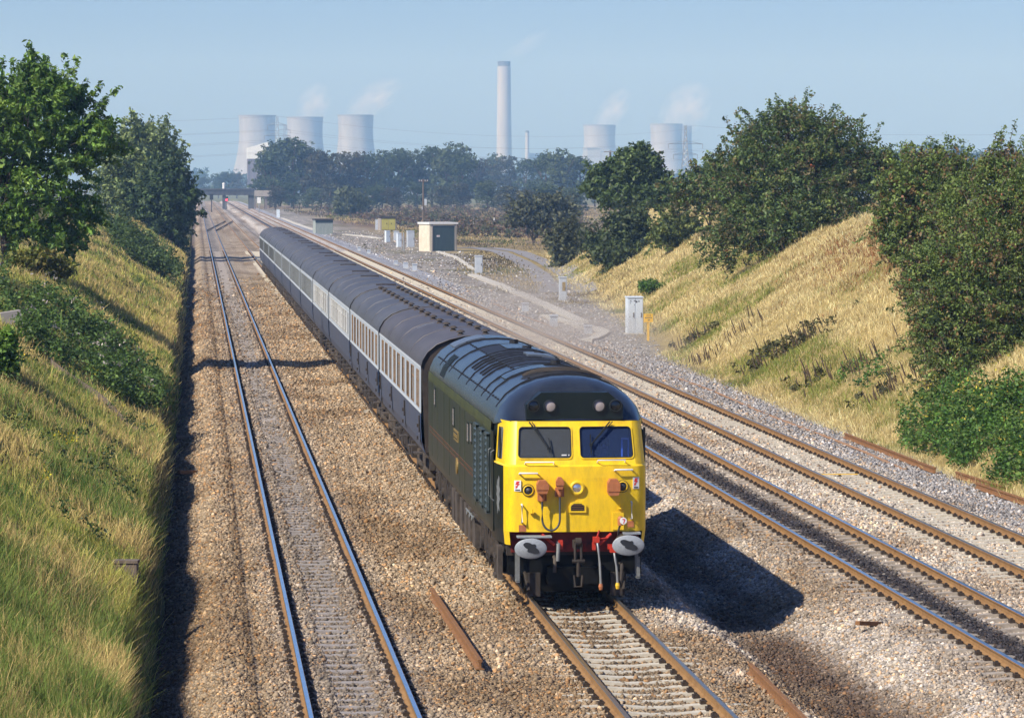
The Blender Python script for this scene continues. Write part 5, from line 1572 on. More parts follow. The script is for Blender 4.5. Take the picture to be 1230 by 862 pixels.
# ------------------------------------------------------------------ power station
def tower(px0, px1, ptop, Y, label):
    t_ = Y/FPX; X = ((px0+px1)/2 - VPX)*t_; rt = (px1-px0)/2*t_; h = (VPY-ptop)*t_ + CAM_Z
    t = thing("cooling_tower", label, "cooling tower", (X, Y, 0), 0, "cooling towers of the power station")
    prof = [(1.56, 0.07), (1.42, 0.16), (1.27, 0.28), (1.13, 0.42), (1.03, 0.56), (0.975, 0.70), (0.965, 0.80), (0.98, 0.90), (1.0, 0.985)]
    mb = MB(); mb.lathe([(r_*rt, z*h) for r_, z in prof], (0,0,0), 64, 'z'); build("shell", mb, M['tower'], t, smooth=50)
    mb = MB(); mb.lathe([(1.0*rt, 0.985*h), (1.02*rt, 0.986*h), (1.02*rt, h), (0.99*rt, h), (0.97*rt, 0.95*h)], (0,0,0), 64, 'z'); build("rim", mb, M['tower_rim'], t, smooth=30)
    mb = MB()
    for k in range(32):
        a = 2*math.pi*k/32; b = a + math.pi/32
        mb.tube([(1.62*rt*math.cos(a), 1.62*rt*math.sin(a), -1), (1.55*rt*math.cos(b), 1.55*rt*math.sin(b), 0.08*h)], 0.6, 6)
    build("legs", mb, M['tower'], t)
    return (X, Y, h, rt)
TW = [tower(286.5, 330.5, 139, 5650, "leftmost cooling tower, seen whole down its left flank beside the white block"),
      tower(344, 387.5, 141, 5780, "second cooling tower from the left, with an upright steam plume"),
      tower(405, 448, 138.5, 5650, "third cooling tower from the left, standing free above the tree belt"),
      tower(701, 740, 150, 6425, "cooling tower right of the tall chimney, its base behind grey blocks"),
      tower(782, 821, 148.5, 6425, "cooling tower behind the right hand pylon, in front of another tower"),
      tower(796, 833, 151, 6700, "rearmost cooling tower, mostly hidden behind the one beside the pylon")]
def chimney(pxc, wtop, wbot, ptop, Y, label):
    t_ = Y/FPX; X = (pxc-VPX)*t_; h = (VPY-ptop)*t_ + CAM_Z
    t = thing("power_station_chimney", label, "chimney", (X, Y, 0))
    mb = MB(); mb.lathe([(wbot/2*t_, 0), (wtop/2*t_*1.03, h*0.7), (wtop/2*t_, h*0.962)], (0,0,0), 40, 'z'); build("shaft", mb, M['chimney'], t, smooth=50)
    mb = MB(); r_ = wtop/2*t_; mb.lathe([(r_*0.93, h*0.962), (r_*0.93, h*0.99), (r_*0.97, h*0.99), (r_*0.97, h), (r_*0.7, h), (r_*0.7, h*0.98)], (0,0,0), 40, 'z'); build("cap", mb, M['chimney_top'], t, smooth=30)
    return (X, Y, h)
CH = chimney(605, 16.2, 19.5, 74, 5726, "very tall pale concrete chimney rising above the tree belt")
chimney(633, 4.6, 6.5, 157, 5726, "short slim chimney with a blue grey cap right of the tall chimney")
def block(px0, px1, ptop, Y, label, m_, depth=60, name="power_station_block"):
    t_ = Y/FPX; x0, x1 = (px0-VPX)*t_, (px1-VPX)*t_; h = (VPY-ptop)*t_+CAM_Z
    t = thing(name, label, "building", (x0, Y, 0))
    mb = MB(); mb.box(0, x1-x0, 0, depth, -1, h-2); build("wall", mb, M[m_], t)
    mb = MB(); mb.box(-1, x1-x0+1, -1, depth+1, h-2, h); build("roof", mb, M['cladding'], t)
    mb = MB()
    n_ = max(3, int((x1-x0)/12))
    for k in range(n_): mb.box((k+0.2)*(x1-x0)/n_, (k+0.8)*(x1-x0)/n_, -0.4, 0, h*0.55, h*0.62)
    build("window_strip", mb, M['hutdark'], t)
block(636, 662, 184, 5760, "low grey turbine hall right of the small chimney", 'cladding')
block(706, 722, 177, 6000, "stepped grey boiler block in front of the cooling tower, taller left step", 'cladding')
block(722.5, 733, 180, 6000, "stepped grey boiler block in front of the cooling tower, lower right step", 'cladding')
t_ = 3000/FPX; x0, x1 = (297-VPX)*t_, (322-VPX)*t_
bl = thing("factory_block", "dark brown block with a slanting white roof in front of the leftmost cooling tower", "building", (x0, 3000, 0))
h0 = (VPY-191)*t_+CAM_Z; h1 = (VPY-178)*t_+CAM_Z; h2 = (VPY-170.5)*t_+CAM_Z
mb = MB(); mb.box(0, x1-x0, 0, 30, -1, h0)
for k in range(5): mb.box(k*4.0+0.3, k*4.0+1.0, -0.5, 0, 0, h0)
build("wall", mb, M['brownclad'], bl)
mb = MB(); mb.add([(-0.3,-0.6,h0),(x1-x0,-0.6,h0),(x1-x0,-0.6,h2),(-0.3,-0.6,h1),(-0.3,30,h0),(x1-x0,30,h0),(x1-x0,30,h2),(-0.3,30,h1)], [(0,1,2,3),(4,7,6,5),(0,3,7,4),(1,5,6,2),(3,2,6,7),(0,4,5,1)]); build("roof", mb, M['whiteclad'], bl)

# pylons and wires
def pylon(px, ptop, Y, label, arms):
    t_ = Y/FPX; X = (px-VPX)*t_; h = (VPY-ptop)*t_+CAM_Z
    t = thing("electricity_pylon", label, "pylon", (X, Y, 0), 0, "lattice pylons")
    mb = MB(); b = h*0.085; tp_ = h*0.012; r_ = 0.16
    def corner(k, z):
        u = z/h; w_ = b*(1-u)**1.5 + tp_; return (w_*(1 if k in (0, 3) else -1), w_*(1 if k < 2 else -1), z)
    zs = np.linspace(0, h, 13)
    for k in range(4):
        mb.tube([corner(k, z) for z in zs], r_, 4)
        for i in range(12):
            a, c_ = corner(k, zs[i]), corner((k+1) % 4, zs[i+1]); mb.tube([a, c_], r_*0.6, 4)
            a, c_ = corner((k+1) % 4, zs[i]), corner(k, zs[i+1]); mb.tube([a, c_], r_*0.6, 4)
    build("lattice_tower", mb, M['steel'], t)
    for u, L in arms:
        mb = MB(); z = h*u
        for s in (-1, 1):
            mb.tube([(0, 0.5, z), (s*L, 0, z-0.2)], r_, 4); mb.tube([(0, -0.5, z+1.6), (s*L, 0, z-0.2)], r_*0.8, 4); mb.tube([(s*L, 0, z-0.2), (s*L, 0, z-2.8)], 0.2, 4)
        build("crossarm", mb, M['steel'], t)
    return [(X + s*L, Y, h*u - 3) for u, L in arms for s in (-1, 1)] + [(X, Y, h)]
pA = pylon(332.5, 140, 2300, "lattice pylon standing before the leftmost cooling tower, above the trees", ((0.62, 6), (0.76, 8), (0.89, 6)))
pylon(341.5, 150, 3100, "slimmer and farther lattice pylon between the two left cooling towers", ((0.66, 6), (0.8, 8), (0.92, 5)))
pB = pylon(825, 150, 2100, "lattice pylon in front of the overlapping cooling towers on the right", ((0.60, 7), (0.745, 10.0)))
def wires(P, Q, label, sag=9):
    t = MB()
    for a, b in zip(P, Q):
        a, b = Vector(a), Vector(b)
        pts = []
        for k in range(17):
            u = k/16; p = a.lerp(b, u); p.z -= sag*4*u*(1-u); pts.append(p)
        t.tube(pts, 0.036, 4)
    return tag(build("power_lines", t, M['under2']), label, "power lines")
wires(pA, [(p[0]-420, p[1]-500, p[2]+2) for p in pA], "thin power lines strung from the left pylon out to the left")
wires(pA, [(p[0]+330, p[1]+500, p[2]) for p in pA], "thin power lines strung from the left pylon across the towers")
wires(pB, [(p[0]+330, p[1]-260, p[2]+4) for p in pB], "thin power lines strung from the right pylon out to the right")

# ------------------------------------------------------------------ vegetation
def leaf_cloud(centres, rad, per, size, cols, seed=0, flat=0.45, aspect=0.55, droop=0.0, colvar=0.22, outward=None):
    """leaf-sized bent quads scattered in clumps. centres (n,3), rad (n,) ; returns V,F,C"""
    g = np.random.default_rng(seed)
    n = len(centres)
    C = np.repeat(centres, per, 0); Rr = np.repeat(np.broadcast_to(rad, (n,)), per)
    cc = np.asarray(cols); ci = g.integers(0, len(cc), n)
    tone = np.exp(g.normal(0, 0.16, (n, 1)))
    col = np.repeat(cc[ci] * tone, per, 0) * np.exp(g.normal(0, colvar, (n*per, 1)))
    d = g.normal(0, 1, (n*per, 3)); d /= np.linalg.norm(d, axis=1, keepdims=True)
    P = C + d * (Rr * g.random(n*per) ** 0.45)[:, None] * np.array([1, 1, 0.8])
    # orientation: normal leans up/outwards
    nrm = g.normal(0, 1, (n*per, 3)) * 0.75 + d * 0.5 + np.array([0, 0, flat])
    nrm /= np.linalg.norm(nrm, axis=1, keepdims=True)
    a = g.normal(0, 1, (n*per, 3)); a[:, 2] -= droop
    a -= nrm * np.sum(a*nrm, 1, keepdims=True); a /= np.linalg.norm(a, axis=1, keepdims=True)
    b = np.cross(nrm, a)
    s = (size * g.lognormal(0, 0.25, n*per))[:, None]
    Vv = np.stack([P - a*s*0.5, P + b*s*aspect*0.5 + nrm*s*0.08, P + a*s*0.5 - nrm*s*0.10, P - b*s*aspect*0.5 + nrm*s*0.08], 1)
    m = n*per
    F = np.arange(m*4).reshape(m, 4)
    return Vv.reshape(-1, 3), F, np.repeat(np.clip(col, 0, 1), 4, 0)

def blob_points(blobs, n, g, shell=0.55):
    """points spread through several ellipsoids, denser toward their outsides"""
    vol = np.array([b[3]*b[4]*b[5] for b in blobs]) ** 0.75; pr = vol/vol.sum()
    k = g.choice(len(blobs), n, p=pr); B = np.array(blobs)[k]
    d = g.normal(0, 1, (n, 3)); d /= np.linalg.norm(d, axis=1, keepdims=True)
    r = shell + (1-shell) * g.random(n)
    r = np.where(g.random(n) < 0.25, g.random(n), r)
    return B[:, :3] + d * r[:, None] * B[:, 3:6]

def branches(mb, base, blobs, r0, g, n_sub=5):
    base = Vector(base)
    for b in blobs:
        c = Vector(b[:3]); mid = base.lerp(c, 0.5) + Vector((g.normal(0, .3), g.normal(0, .3), g.normal(0, .2)))
        mb.tube([base, mid, c], [r0*0.55, r0*0.35, r0*0.16], 6)
        for k in range(n_sub):
            d = Vector(g.normal(0, 1, 3)).normalized(); e = c + Vector((d.x*b[3], d.y*b[4], abs(d.z)*b[5]))*0.95
            mb.tube([mid.lerp(c, g.uniform(0.2, 1)), c.lerp(e, 0.5), e], [r0*0.16, r0*0.1, r0*0.03], 5)

def plant(name, label, cat, loc, blobs, nclump, per, crad, size, cols, seed, r0=0.15, group=None, twig=0, mat_='leaf', shell=0.55, berries=0, aspect=0.55, trunk_h=1.0, flat=0.45, spray=1.0):
    g = np.random.default_rng(seed)
    t = thing(name, label, cat, loc, 0, group)
    cen = blob_points(blobs, nclump, g, shell)
    V, F, C = leaf_cloud(cen, crad, per, size, cols, seed+1, aspect=aspect, flat=flat)
    if twig:
        tp = blob_points(blobs, twig, g, 0.92); ctr = np.mean(np.array(blobs)[:, :3], 0)
        dirs = tp - ctr; dirs /= np.linalg.norm(dirs, axis=1, keepdims=True); dirs += g.normal(0, 0.35, dirs.shape); dirs[:, 2] += 0.25
        dirs /= np.linalg.norm(dirs, axis=1, keepdims=True)
        L = g.uniform(0.5, 1.0, twig) * spray
        cs = np.concatenate([tp + dirs*L[:, None]*u for u in (0.1, 0.3, 0.5, 0.7, 0.85, 1.0)])
        V2, F2, C2 = leaf_cloud(cs, crad*0.42, max(4, per//4), size*0.95, cols, seed+2, aspect=aspect)
        F = np.concatenate([F, F2+len(V)]); V = np.concatenate([V, V2]); C = np.concatenate([C, C2])
    np_mesh("crown", V, F, M[mat_], C, t)
    mb = MB()
    mb.tube([(0, 0, -0.4), (0.05, 0, trunk_h*0.6), (0, 0.03, trunk_h)], [r0*1.2, r0, r0*0.8], 8)
    branches(mb, (0, 0, trunk_h*0.9), blobs, r0, g, 6)
    if twig:
        for p, dd, l in zip(tp, dirs, L):
            mb.tube([Vector(p) - Vector(dd)*0.5, Vector(p) + Vector(dd)*float(l)], [0.012, 0.004], 4, cap=False)
    build("trunk", mb, M['bark'], t, recalc=False)
    if berries:
        bp = blob_points(blobs, berries, g, 0.9)
        V, F, C = leaf_cloud(bp, 0.15, 6, size*0.6, [(0.26, 0.075, 0.03), (0.22, 0.09, 0.04)], seed+3, aspect=0.9)
        np_mesh("berries", V, F, M['leaf'], C, t)
    return t
G_ASH = [(0.110, 0.210, 0.029), (0.148, 0.271, 0.039), (0.210, 0.320, 0.054), (0.087, 0.161, 0.029), (0.123, 0.222, 0.049)]
G_OAK = [(0.069, 0.113, 0.034), (0.095, 0.147, 0.041), (0.052, 0.086, 0.028), (0.121, 0.172, 0.052)]
G_HAW = [(0.095, 0.15, 0.04), (0.125, 0.185, 0.048), (0.07, 0.115, 0.034), (0.15, 0.19, 0.05), (0.16, 0.135, 0.055), (0.10, 0.155, 0.045)]
G_RED = [(0.14, 0.20, 0.045), (0.17, 0.22, 0.055), (0.10, 0.155, 0.04), (0.22, 0.145, 0.06), (0.16, 0.215, 0.05), (0.12, 0.18, 0.045)]
G_BRAM = [(0.068, 0.152, 0.022), (0.097, 0.193, 0.030), (0.048, 0.103, 0.017), (0.138, 0.206, 0.041)]
G_YEL = [(0.16, 0.16, 0.03), (0.12, 0.14, 0.03), (0.20, 0.17, 0.04), (0.09, 0.11, 0.02)]

def rel(px, py, Y, base): 
    p = at(px, py, Y); return [p[0]-base[0], p[1]-base[1], p[2]-base[2]]
def pblob(px, py, Y, rpx, rpy, base, ry=None):
    q = rel(px, py, Y, base); s = Y/FPX
    return q + [rpx*s, ry if ry is not None else rpx*s, rpy*s]

# near ash tree at the left edge
YB = 150.0; b = at(8, 318, YB); b = (b[0], YB, float(H(b[0], YB)))
bl = [pblob(10, 118, YB, 34, 28, b), pblob(60, 108, YB-0.5, 30, 28, b), pblob(35, 150, YB-1, 52, 38, b), pblob(98, 130, YB+0.5, 28, 24, b), pblob(85, 175, YB-1.2, 46, 34, b), pblob(118, 168, YB, 24, 24, b), pblob(10, 200, YB, 44, 40, b),
      pblob(60, 225, YB-1.3, 40, 36, b), pblob(92, 255, YB-1, 26, 34, b), pblob(60, 280, YB-1.2, 26, 22, b), pblob(88, 292, YB-1.0, 16, 20, b), pblob(-30, 180, YB, 50, 80, b), pblob(20, 262, YB-0.6, 30, 26, b), pblob(45, 88, YB+0.3, 18, 12, b)]
plant("ash_tree", "tall leafy ash tree nearest the camera on the left bank, boughs drooping low", "tree", b, bl, 560, 30, 0.40, 0.24, G_ASH, 101, 0.22, twig=420, shell=0.55, trunk_h=1.6, aspect=0.42, spray=1.0)
# broad tree further along left bank: two trees
YB = 378.0; b = at(152, 262, YB); b = (b[0], YB, float(H(b[0], YB)))
bl = [pblob(165, 185, YB, 34, 30, b), pblob(195, 190, YB+1, 22, 26, b), pblob(140, 215, YB, 24, 30, b), pblob(180, 215, YB-1, 36, 34, b), pblob(150, 240, YB-1, 26, 18, b), pblob(172, 168, YB, 26, 16, b)]
plant("oak_tree", "pale topped spreading tree on the left bank behind the dark one", "tree", b, bl, 620, 22, 0.80, 0.42, [(0.19, 0.25, 0.09), (0.23, 0.29, 0.10), (0.15, 0.20, 0.07)], 102, 0.35, shell=0.6, trunk_h=2.0, twig=260, spray=2.2)
YB = 366.0; b = at(206, 285, YB); b = (b[0], YB, float(H(b[0], YB)))
bl = [pblob(205, 220, YB, 24, 26, b), pblob(215, 245, YB, 20, 26, b), pblob(195, 255, YB-1, 26, 24, b), pblob(212, 272, YB, 12, 24, b), pblob(232, 236, YB, 9, 8, b), pblob(180, 240, YB, 26, 22, b), pblob(214, 290, YB, 8, 12, b)]
plant("oak_tree", "dark green tree leaning over the foot of the left bank beside the tracks", "tree", b, bl, 560, 22, 0.70, 0.40, [(0.065, 0.11, 0.036), (0.085, 0.135, 0.045), (0.05, 0.085, 0.03)], 103, 0.3, shell=0.55, trunk_h=1.5, twig=220, spray=2.0)

# bushes on the right
def bush(name, label, cat, pxb, pyb, blobs_px, Y=None, nclump=700, per=22, crad=0.45, size=0.16, cols=G_HAW, seed=1, **kw):
    if Y is None:
        X, Y, Z = ground_at(pxb, pyb)
    else:
        X, _, Z = at(pxb, pyb, Y); Z = float(H(X, Y))
    b = (X, Y, Z)
    bl = [pblob(p[0], p[1], Y + (p[4] if len(p) > 4 else 0), p[2], p[3], b) for p in blobs_px]
    return plant(name, label, cat, b, bl, nclump, per, crad, size, cols, seed, **kw)
bush("hawthorn_bush", "largest hawthorn, wide and domed, spreading over the bank crest with twigs against the sky", "bush", 965, 300,
     [(965, 175, 62, 46, 0), (1010, 185, 52, 46, 0), (915, 195, 45, 44, -1), (1045, 200, 34, 32, 0), (960, 225, 74, 50, -2), (1015, 225, 48, 42, -1), (890, 250, 34, 44, -3), (930, 268, 58, 36, -4), (868, 295, 26, 32, -5), (985, 258, 50, 30, -4), (905, 165, 28, 24, 0), (1072, 192, 18, 16, 0), (950, 145, 36, 22, 0), (880, 215, 28, 34, -1), (1068, 215, 20, 26, 0), (935, 290, 40, 22, -5)],
     Y=200, nclump=2500, per=24, crad=0.46, size=0.17, cols=G_HAW, seed=201, r0=0.25, spray=1.1, twig=620, berries=40, trunk_h=1.0)
bush("hawthorn_bush", "big berried hawthorn on the right bank directly above the bright brambles", "bush", 1190, 455,
     [(1190, 330, 80, 60, 0), (1240, 260, 70, 70, 0), (1180, 400, 62, 54, -1), (1235, 400, 60, 70, -1), (1150, 340, 42, 46, 0), (1145, 420, 34, 40, -1), (1215, 230, 44, 44, 1), (1170, 255, 44, 46, 2), (1200, 450, 70, 34, -1.5), (1260, 330, 60, 80, 0), (1215, 195, 28, 24, 1), (1128, 385, 30, 44, -1), (1150, 452, 40, 30, -2), (1120, 330, 26, 36, 0)],
     Y=114, nclump=2600, per=30, crad=0.30, size=0.10, cols=G_RED, seed=202, r0=0.2, spray=0.9, twig=700, berries=200, trunk_h=0.8)
bush("hawthorn_bush", "hawthorn with reddish tinge just behind the big berried one, left of it on the crest", "bush", 1105, 330,
     [(1105, 250, 42, 52, 0), (1130, 220, 40, 40, 2), (1085, 280, 26, 40, 0), (1120, 300, 34, 50, -1), (1150, 215, 30, 26, 2), (1100, 215, 26, 22, 1), (1110, 345, 22, 22, -1)],
     Y=136, nclump=1100, per=26, crad=0.38, size=0.14, cols=G_RED, seed=203, r0=0.18, spray=1.0, twig=320, berries=90, trunk_h=0.8)
bush("hawthorn_tree", "round dark tree on the end of the right bank, its top before the far tower", "tree", 765, 258,
     [(762, 205, 27, 23, 0), (780, 212, 20, 20, 0), (742, 218, 22, 17, 0), (765, 188, 18, 10, 0), (775, 236, 27, 15, -1), (742, 236, 18, 12, -1), (716, 226, 15, 10, 0), (794, 228, 17, 14, 0), (724, 213, 15, 13, 0)],
     Y=305, nclump=1050, per=20, crad=0.65, size=0.34, cols=G_OAK, seed=204, r0=0.22, spray=1.1, twig=220, trunk_h=1.0)
bush("hawthorn_bush", "dark bush below the round tree, spilling down the end of the right bank", "bush", 745, 322,
     [(748, 276, 19, 22, 0), (763, 288, 18, 22, 0), (730, 297, 19, 18, 0), (750, 305, 27, 15, -1), (764, 266, 13, 11, 1)],
     Y=280, nclump=700, per=20, crad=0.6, size=0.30, cols=[(0.07, 0.10, 0.035), (0.09, 0.12, 0.04), (0.055, 0.08, 0.03)], seed=205, r0=0.15, spray=1.5, twig=160, trunk_h=0.6)
bush("elder_bush", "lighter green bush right of the dark bush, half way up the bank", "bush", 815, 300,
     [(812, 270, 16, 13, 0), (830, 277, 13, 13, 0), (802, 284, 15, 12, 0), (818, 288, 14, 10, 0)],
     Y=255, nclump=300, per=20, crad=0.45, size=0.24, cols=[(0.13, 0.17, 0.045), (0.17, 0.20, 0.055), (0.10, 0.14, 0.04)], seed=206, r0=0.1, spray=1.3, twig=120, trunk_h=0.5)
bush("hawthorn_bush", "low hedge like bush along the crest between the round tree and the largest hawthorn", "bush", 855, 250,
     [(850, 225, 24, 20, 0), (880, 228, 24, 18, 0), (830, 232, 22, 16, 0), (862, 205, 14, 14, 1), (870, 238, 24, 12, 0)],
     Y=250, nclump=480, per=20, crad=0.5, size=0.26, cols=G_HAW, seed=207, r0=0.12, spray=1.5, twig=140, trunk_h=0.5, berries=25)
bush("scrub_bush", "dark grey green bush at the foot of the bank end left of the dark bush", "bush", 690, 318,
     [(685, 286, 16, 20, 0), (670, 292, 14, 12, 0), (702, 300, 16, 16, 0), (680, 305, 16, 12, 0)],
     Y=345, nclump=420, per=18, crad=0.8, size=0.38, cols=[(0.10, 0.11, 0.05), (0.12, 0.13, 0.06), (0.08, 0.09, 0.045)], seed=208, r0=0.15, twig=100, spray=2.0, trunk_h=0.6)
bush("scrub_bush", "rounded dull bush in rough grass left of the sandy bank end", "bush", 640, 278,
     [(640, 252, 22, 14, 0), (660, 250, 20, 13, 0), (625, 260, 14, 9, 0), (652, 262, 28, 9, 0), (678, 252, 14, 10, 3)],
     Y=480, nclump=420, per=16, crad=1.1, size=0.5, cols=[(0.09, 0.10, 0.055), (0.11, 0.12, 0.06), (0.075, 0.085, 0.05)], seed=209, r0=0.2, twig=100, spray=2.5, trunk_h=0.6)
bush("scrub_bush", "pale green round bush standing alone before the tree belt", "bush", 420, 258,
     [(420, 240, 18, 16, 0), (412, 248, 14, 10, 0), (428, 247, 14, 10, 0)],
     Y=930, nclump=300, per=14, crad=1.3, size=0.8, cols=[(0.09, 0.11, 0.05), (0.11, 0.13, 0.06)], seed=210, r0=0.2, trunk_h=0.6)
bush("elder_bush", "small green bush on the straw bank between the pale cabinet and the dark bush", "bush", 785, 352,
     [(783, 345, 16, 8, 0), (795, 346, 10, 7, 0)], Y=None, nclump=110, per=18, crad=0.3, size=0.16, cols=G_BRAM, seed=211, r0=0.05, trunk_h=0.2)
bush("elder_bush", "low leafy bush just below the concrete block on the left bank", "bush", 5, 455,
     [(2, 425, 24, 28, 0), (-20, 430, 30, 36, 0), (12, 410, 10, 16, 0)], Y=None, nclump=260, per=26, crad=0.25, size=0.12, cols=G_ASH[:4], seed=212, r0=0.06, trunk_h=0.3)
bush("elder_bush", "yellowing bush under the drooping boughs of the ash tree", "bush", 52, 330,
     [(48, 312, 26, 14, 0), (75, 320, 18, 10, 0), (25, 315, 20, 12, 0)], Y=None, nclump=200, per=22, crad=0.3, size=0.16, cols=G_YEL, seed=213, r0=0.06, trunk_h=0.3)

# ground-hugging brambles and nettles
COVERS = []
def inside(px, py, poly):
    poly = np.array(poly, float); ins = np.zeros(px.shape, bool); j = len(poly)-1
    for i in range(len(poly)):
        xi, yi = poly[i]; xj, yj = poly[j]
        ins ^= ((yi > py) != (yj > py)) & (px < (xj-xi)*(py-yi)/(yj-yi+1e-9)+xi); j = i
    return ins
def uncovered(X, Y, g):
    clear = (np.abs(X - 22.9) < 1.3) & (Y > 170) & (Y < 193) & (X < 24.0)
    px = VPX + X/Y*FPX; py = VPY + (CAM_Z - H(X, Y) - 0.15)/Y*FPX; k = ~clear
    for poly in COVERS: k &= ~(inside(px, py, poly) & (g.random(X.shape) < 0.9))
    return k
def cover(name, label, pix_poly, n, per, crad, size, cols, seed, hgt=0.4, flowers=None, cat="brambles"):
    """leafy cover over the patch of bank seen inside a photo outline"""
    g = np.random.default_rng(seed)
    COVERS.append(pix_poly)
    poly = np.array(pix_poly, float)
    x0, y0 = poly.min(0); x1, y1 = poly.max(0)
    pts = []
    while len(pts) < n:
        p = np.stack([g.uniform(x0, x1, 400), g.uniform(y0, y1, 400)], -1)
        ins = np.zeros(400, bool); j = len(poly)-1
        for i in range(len(poly)):
            xi, yi = poly[i]; xj, yj = poly[j]
            c_ = ((yi > p[:, 1]) != (yj > p[:, 1])) & (p[:, 0] < (xj-xi)*(p[:, 1]-yi)/(yj-yi+1e-9)+xi); ins ^= c_; j = i
        for q in p[ins]:
            pts.append(ground_at(q[0], q[1], 0.1, 44, 460))
            if len(pts) >= n: break
    P = np.array(pts); k_ = fbm(P[:, 0]*1.1, P[:, 1]*0.6, seed) > 0.36; P = P[k_]; n = len(P)
    P[:, 2] += g.uniform(0.0, 1.0, n) * hgt * (0.35 + 1.2*fbm(P[:, 0]*0.8, P[:, 1]*0.4, seed+9))
    V, F, C = leaf_cloud(P, crad, per, size, cols, seed+1, flat=0.8)
    if flowers is not None:
        idx = g.choice(n, max(3, n//14))
        V2, F2, C2 = leaf_cloud(P[idx] + np.array([0, 0, hgt*0.9]), crad*0.6, 4, size*0.75, flowers, seed+2)
        F = np.concatenate([F, F2+len(V)]); V = np.concatenate([V, V2]); C = np.concatenate([C, C2])
    return tag(np_mesh(name, V, F, M['leaf'], C), label, cat, kind="stuff")
cover("bramble_patch", "bright green brambles sprawling over the foot of the right bank below the berried hawthorn", [(1088, 520), (1110, 492), (1160, 480), (1290, 470), (1290, 590), (1225, 588), (1180, 575), (1135, 555), (1095, 545)], 1500, 22, 0.28, 0.11, G_BRAM, 301, 0.7, [(0.45, 0.38, 0.05)])
cover("nettle_strip", "dark green nettles and thistles in a band across the left bank", [(0, 318), (60, 345), (120, 385), (180, 440), (208, 478), (205, 500), (160, 492), (100, 450), (50, 430), (20, 395), (0, 380)], 900, 20, 0.26, 0.12, [(0.085, 0.15, 0.03), (0.11, 0.18, 0.04), (0.06, 0.11, 0.025)], 302, 0.6, [(0.40, 0.36, 0.32), (0.35, 0.30, 0.28)], cat="nettles")
cover("bramble_patch", "dark low brambles in a band across the left bank below the far trees", [(118, 258), (140, 262), (180, 290), (218, 325), (214, 345), (170, 318), (130, 290)], 520, 18, 0.5, 0.22, [(0.07, 0.115, 0.03), (0.09, 0.14, 0.035), (0.055, 0.09, 0.025)], 303, 0.9)
wp = []
gw = np.random.default_rng(333)
for k in range(120):
    Y = 1/(1/48 + (1/150-1/48)*gw.random()); X = L_TOE - gw.uniform(0.3, 6.5)
    if fbm(np.array([X*0.6+5]), np.array([Y*0.22]), 113)[0] < 0.52: continue
    for q in range(gw.integers(2, 6)):
        x, y = X + gw.normal(0, 0.25), Y + gw.normal(0, 0.5); wp.append((x, y, float(H(x, y)) + gw.uniform(0.1, 0.5)))
V, F, C = leaf_cloud(np.array(wp), 0.17, 26, 0.075, [(0.055, 0.095, 0.022), (0.075, 0.12, 0.03), (0.10, 0.12, 0.04), (0.045, 0.07, 0.02)], 334, flat=0.6)
tag(np_mesh("broadleaf_weeds", V, F, M['leaf'], C), "dark broad leaved weeds growing among the long left bank grass", "weeds", kind="stuff")
cover("creeping_weeds", "small green weeds creeping over the straw bank left of the brambles", [(1020, 445), (1075, 425), (1085, 450), (1050, 470), (1010, 465)], 60, 14, 0.25, 0.12, G_BRAM, 304, 0.25, cat="weeds")
cover("creeping_weeds", "green weeds in the gritty yard beside the right track near the cabinets", [(424, 289), (462, 290), (468, 299), (430, 297)], 60, 12, 0.5, 0.25, [(0.14, 0.13, 0.04), (0.10, 0.11, 0.03)], 305, 0.2, cat="weeds")

# dark dock stems on the right bank
def dock(px, py, n, spread, seed, label, lean=(-0.35, 0.0), hgt=0.9, leafy=0):
    g = np.random.default_rng(seed); X, Y, Z = ground_at(px, py); mb = MB()
    for k in range(n):
        x, y = g.normal(0, spread), g.normal(0, spread*1.6); z = float(H(X+x, Y+y)) - Z
        h = hgt*g.uniform(0.35, 0.85); d = Vector((lean[0]*g.uniform(0.5, 1.4), lean[1] + g.normal(0, .1), 1)).normalized()
        p = Vector((x, y, z-0.05)); mb.tube([p, p + d*h*0.45, p + d*h], [0.010, 0.03, 0.012], 5)
    if not leafy:
        o = build("dock_clump", mb, M['dockm'], loc=(X, Y, Z), recalc=False); tag(o, label, "weeds", "dark dock clumps on the straw bank"); return
    t = thing("dock_clump", label, "weeds", (X, Y, Z), 0, "dark dock clumps on the straw bank")
    build("stems", mb, M['dockm'], t, recalc=False)
    if leafy:
        P = np.stack([g.normal(0, spread*1.2, leafy), g.normal(0, spread*1.8, leafy)], -1)
        P = np.concatenate([P, (H(X+P[:, 0], Y+P[:, 1])-Z + g.uniform(0, 0.5, leafy))[:, None]], 1)
        V, F, C = leaf_cloud(P, 0.2, 14, 0.16, [(0.09, 0.09, 0.03), (0.12, 0.11, 0.04), (0.07, 0.075, 0.025)], seed+5); np_mesh("leaves", V, F, M['leaf'], C, t)
M['dockm'] = mat("dry_dock_stems", (0.06, 0.04, 0.022), 0.9, col2=(0.12, 0.085, 0.05), scale=8)
dock(838, 412, 26, 0.5, 401, "dark leafy dock clump just right of the yellow sign", leafy=20)
dock(858, 432, 22, 0.45, 402, "slanting bare dock stems right of the leafy clump by the yellow sign")
dock(945, 428, 50, 0.8, 403, "broadest dark weed clump in the middle of the straw bank", leafy=70)
dock(898, 402, 18, 0.7, 404, "thin dark dock stems above and left of the broad weed clump")
dock(980, 460, 18, 0.45, 405, "small dark weed clump below the broad one", leafy=10)
dock(1075, 480, 36, 0.5, 406, "dark slanting stems left of the brambles under the big hawthorn", leafy=12)
dock(1050, 440, 24, 0.8, 407, "scattered dark stems on the bank left of the big hawthorn")
dock(925, 312, 18, 0.7, 408, "short dark stems at the foot of the largest hawthorn", leafy=10)

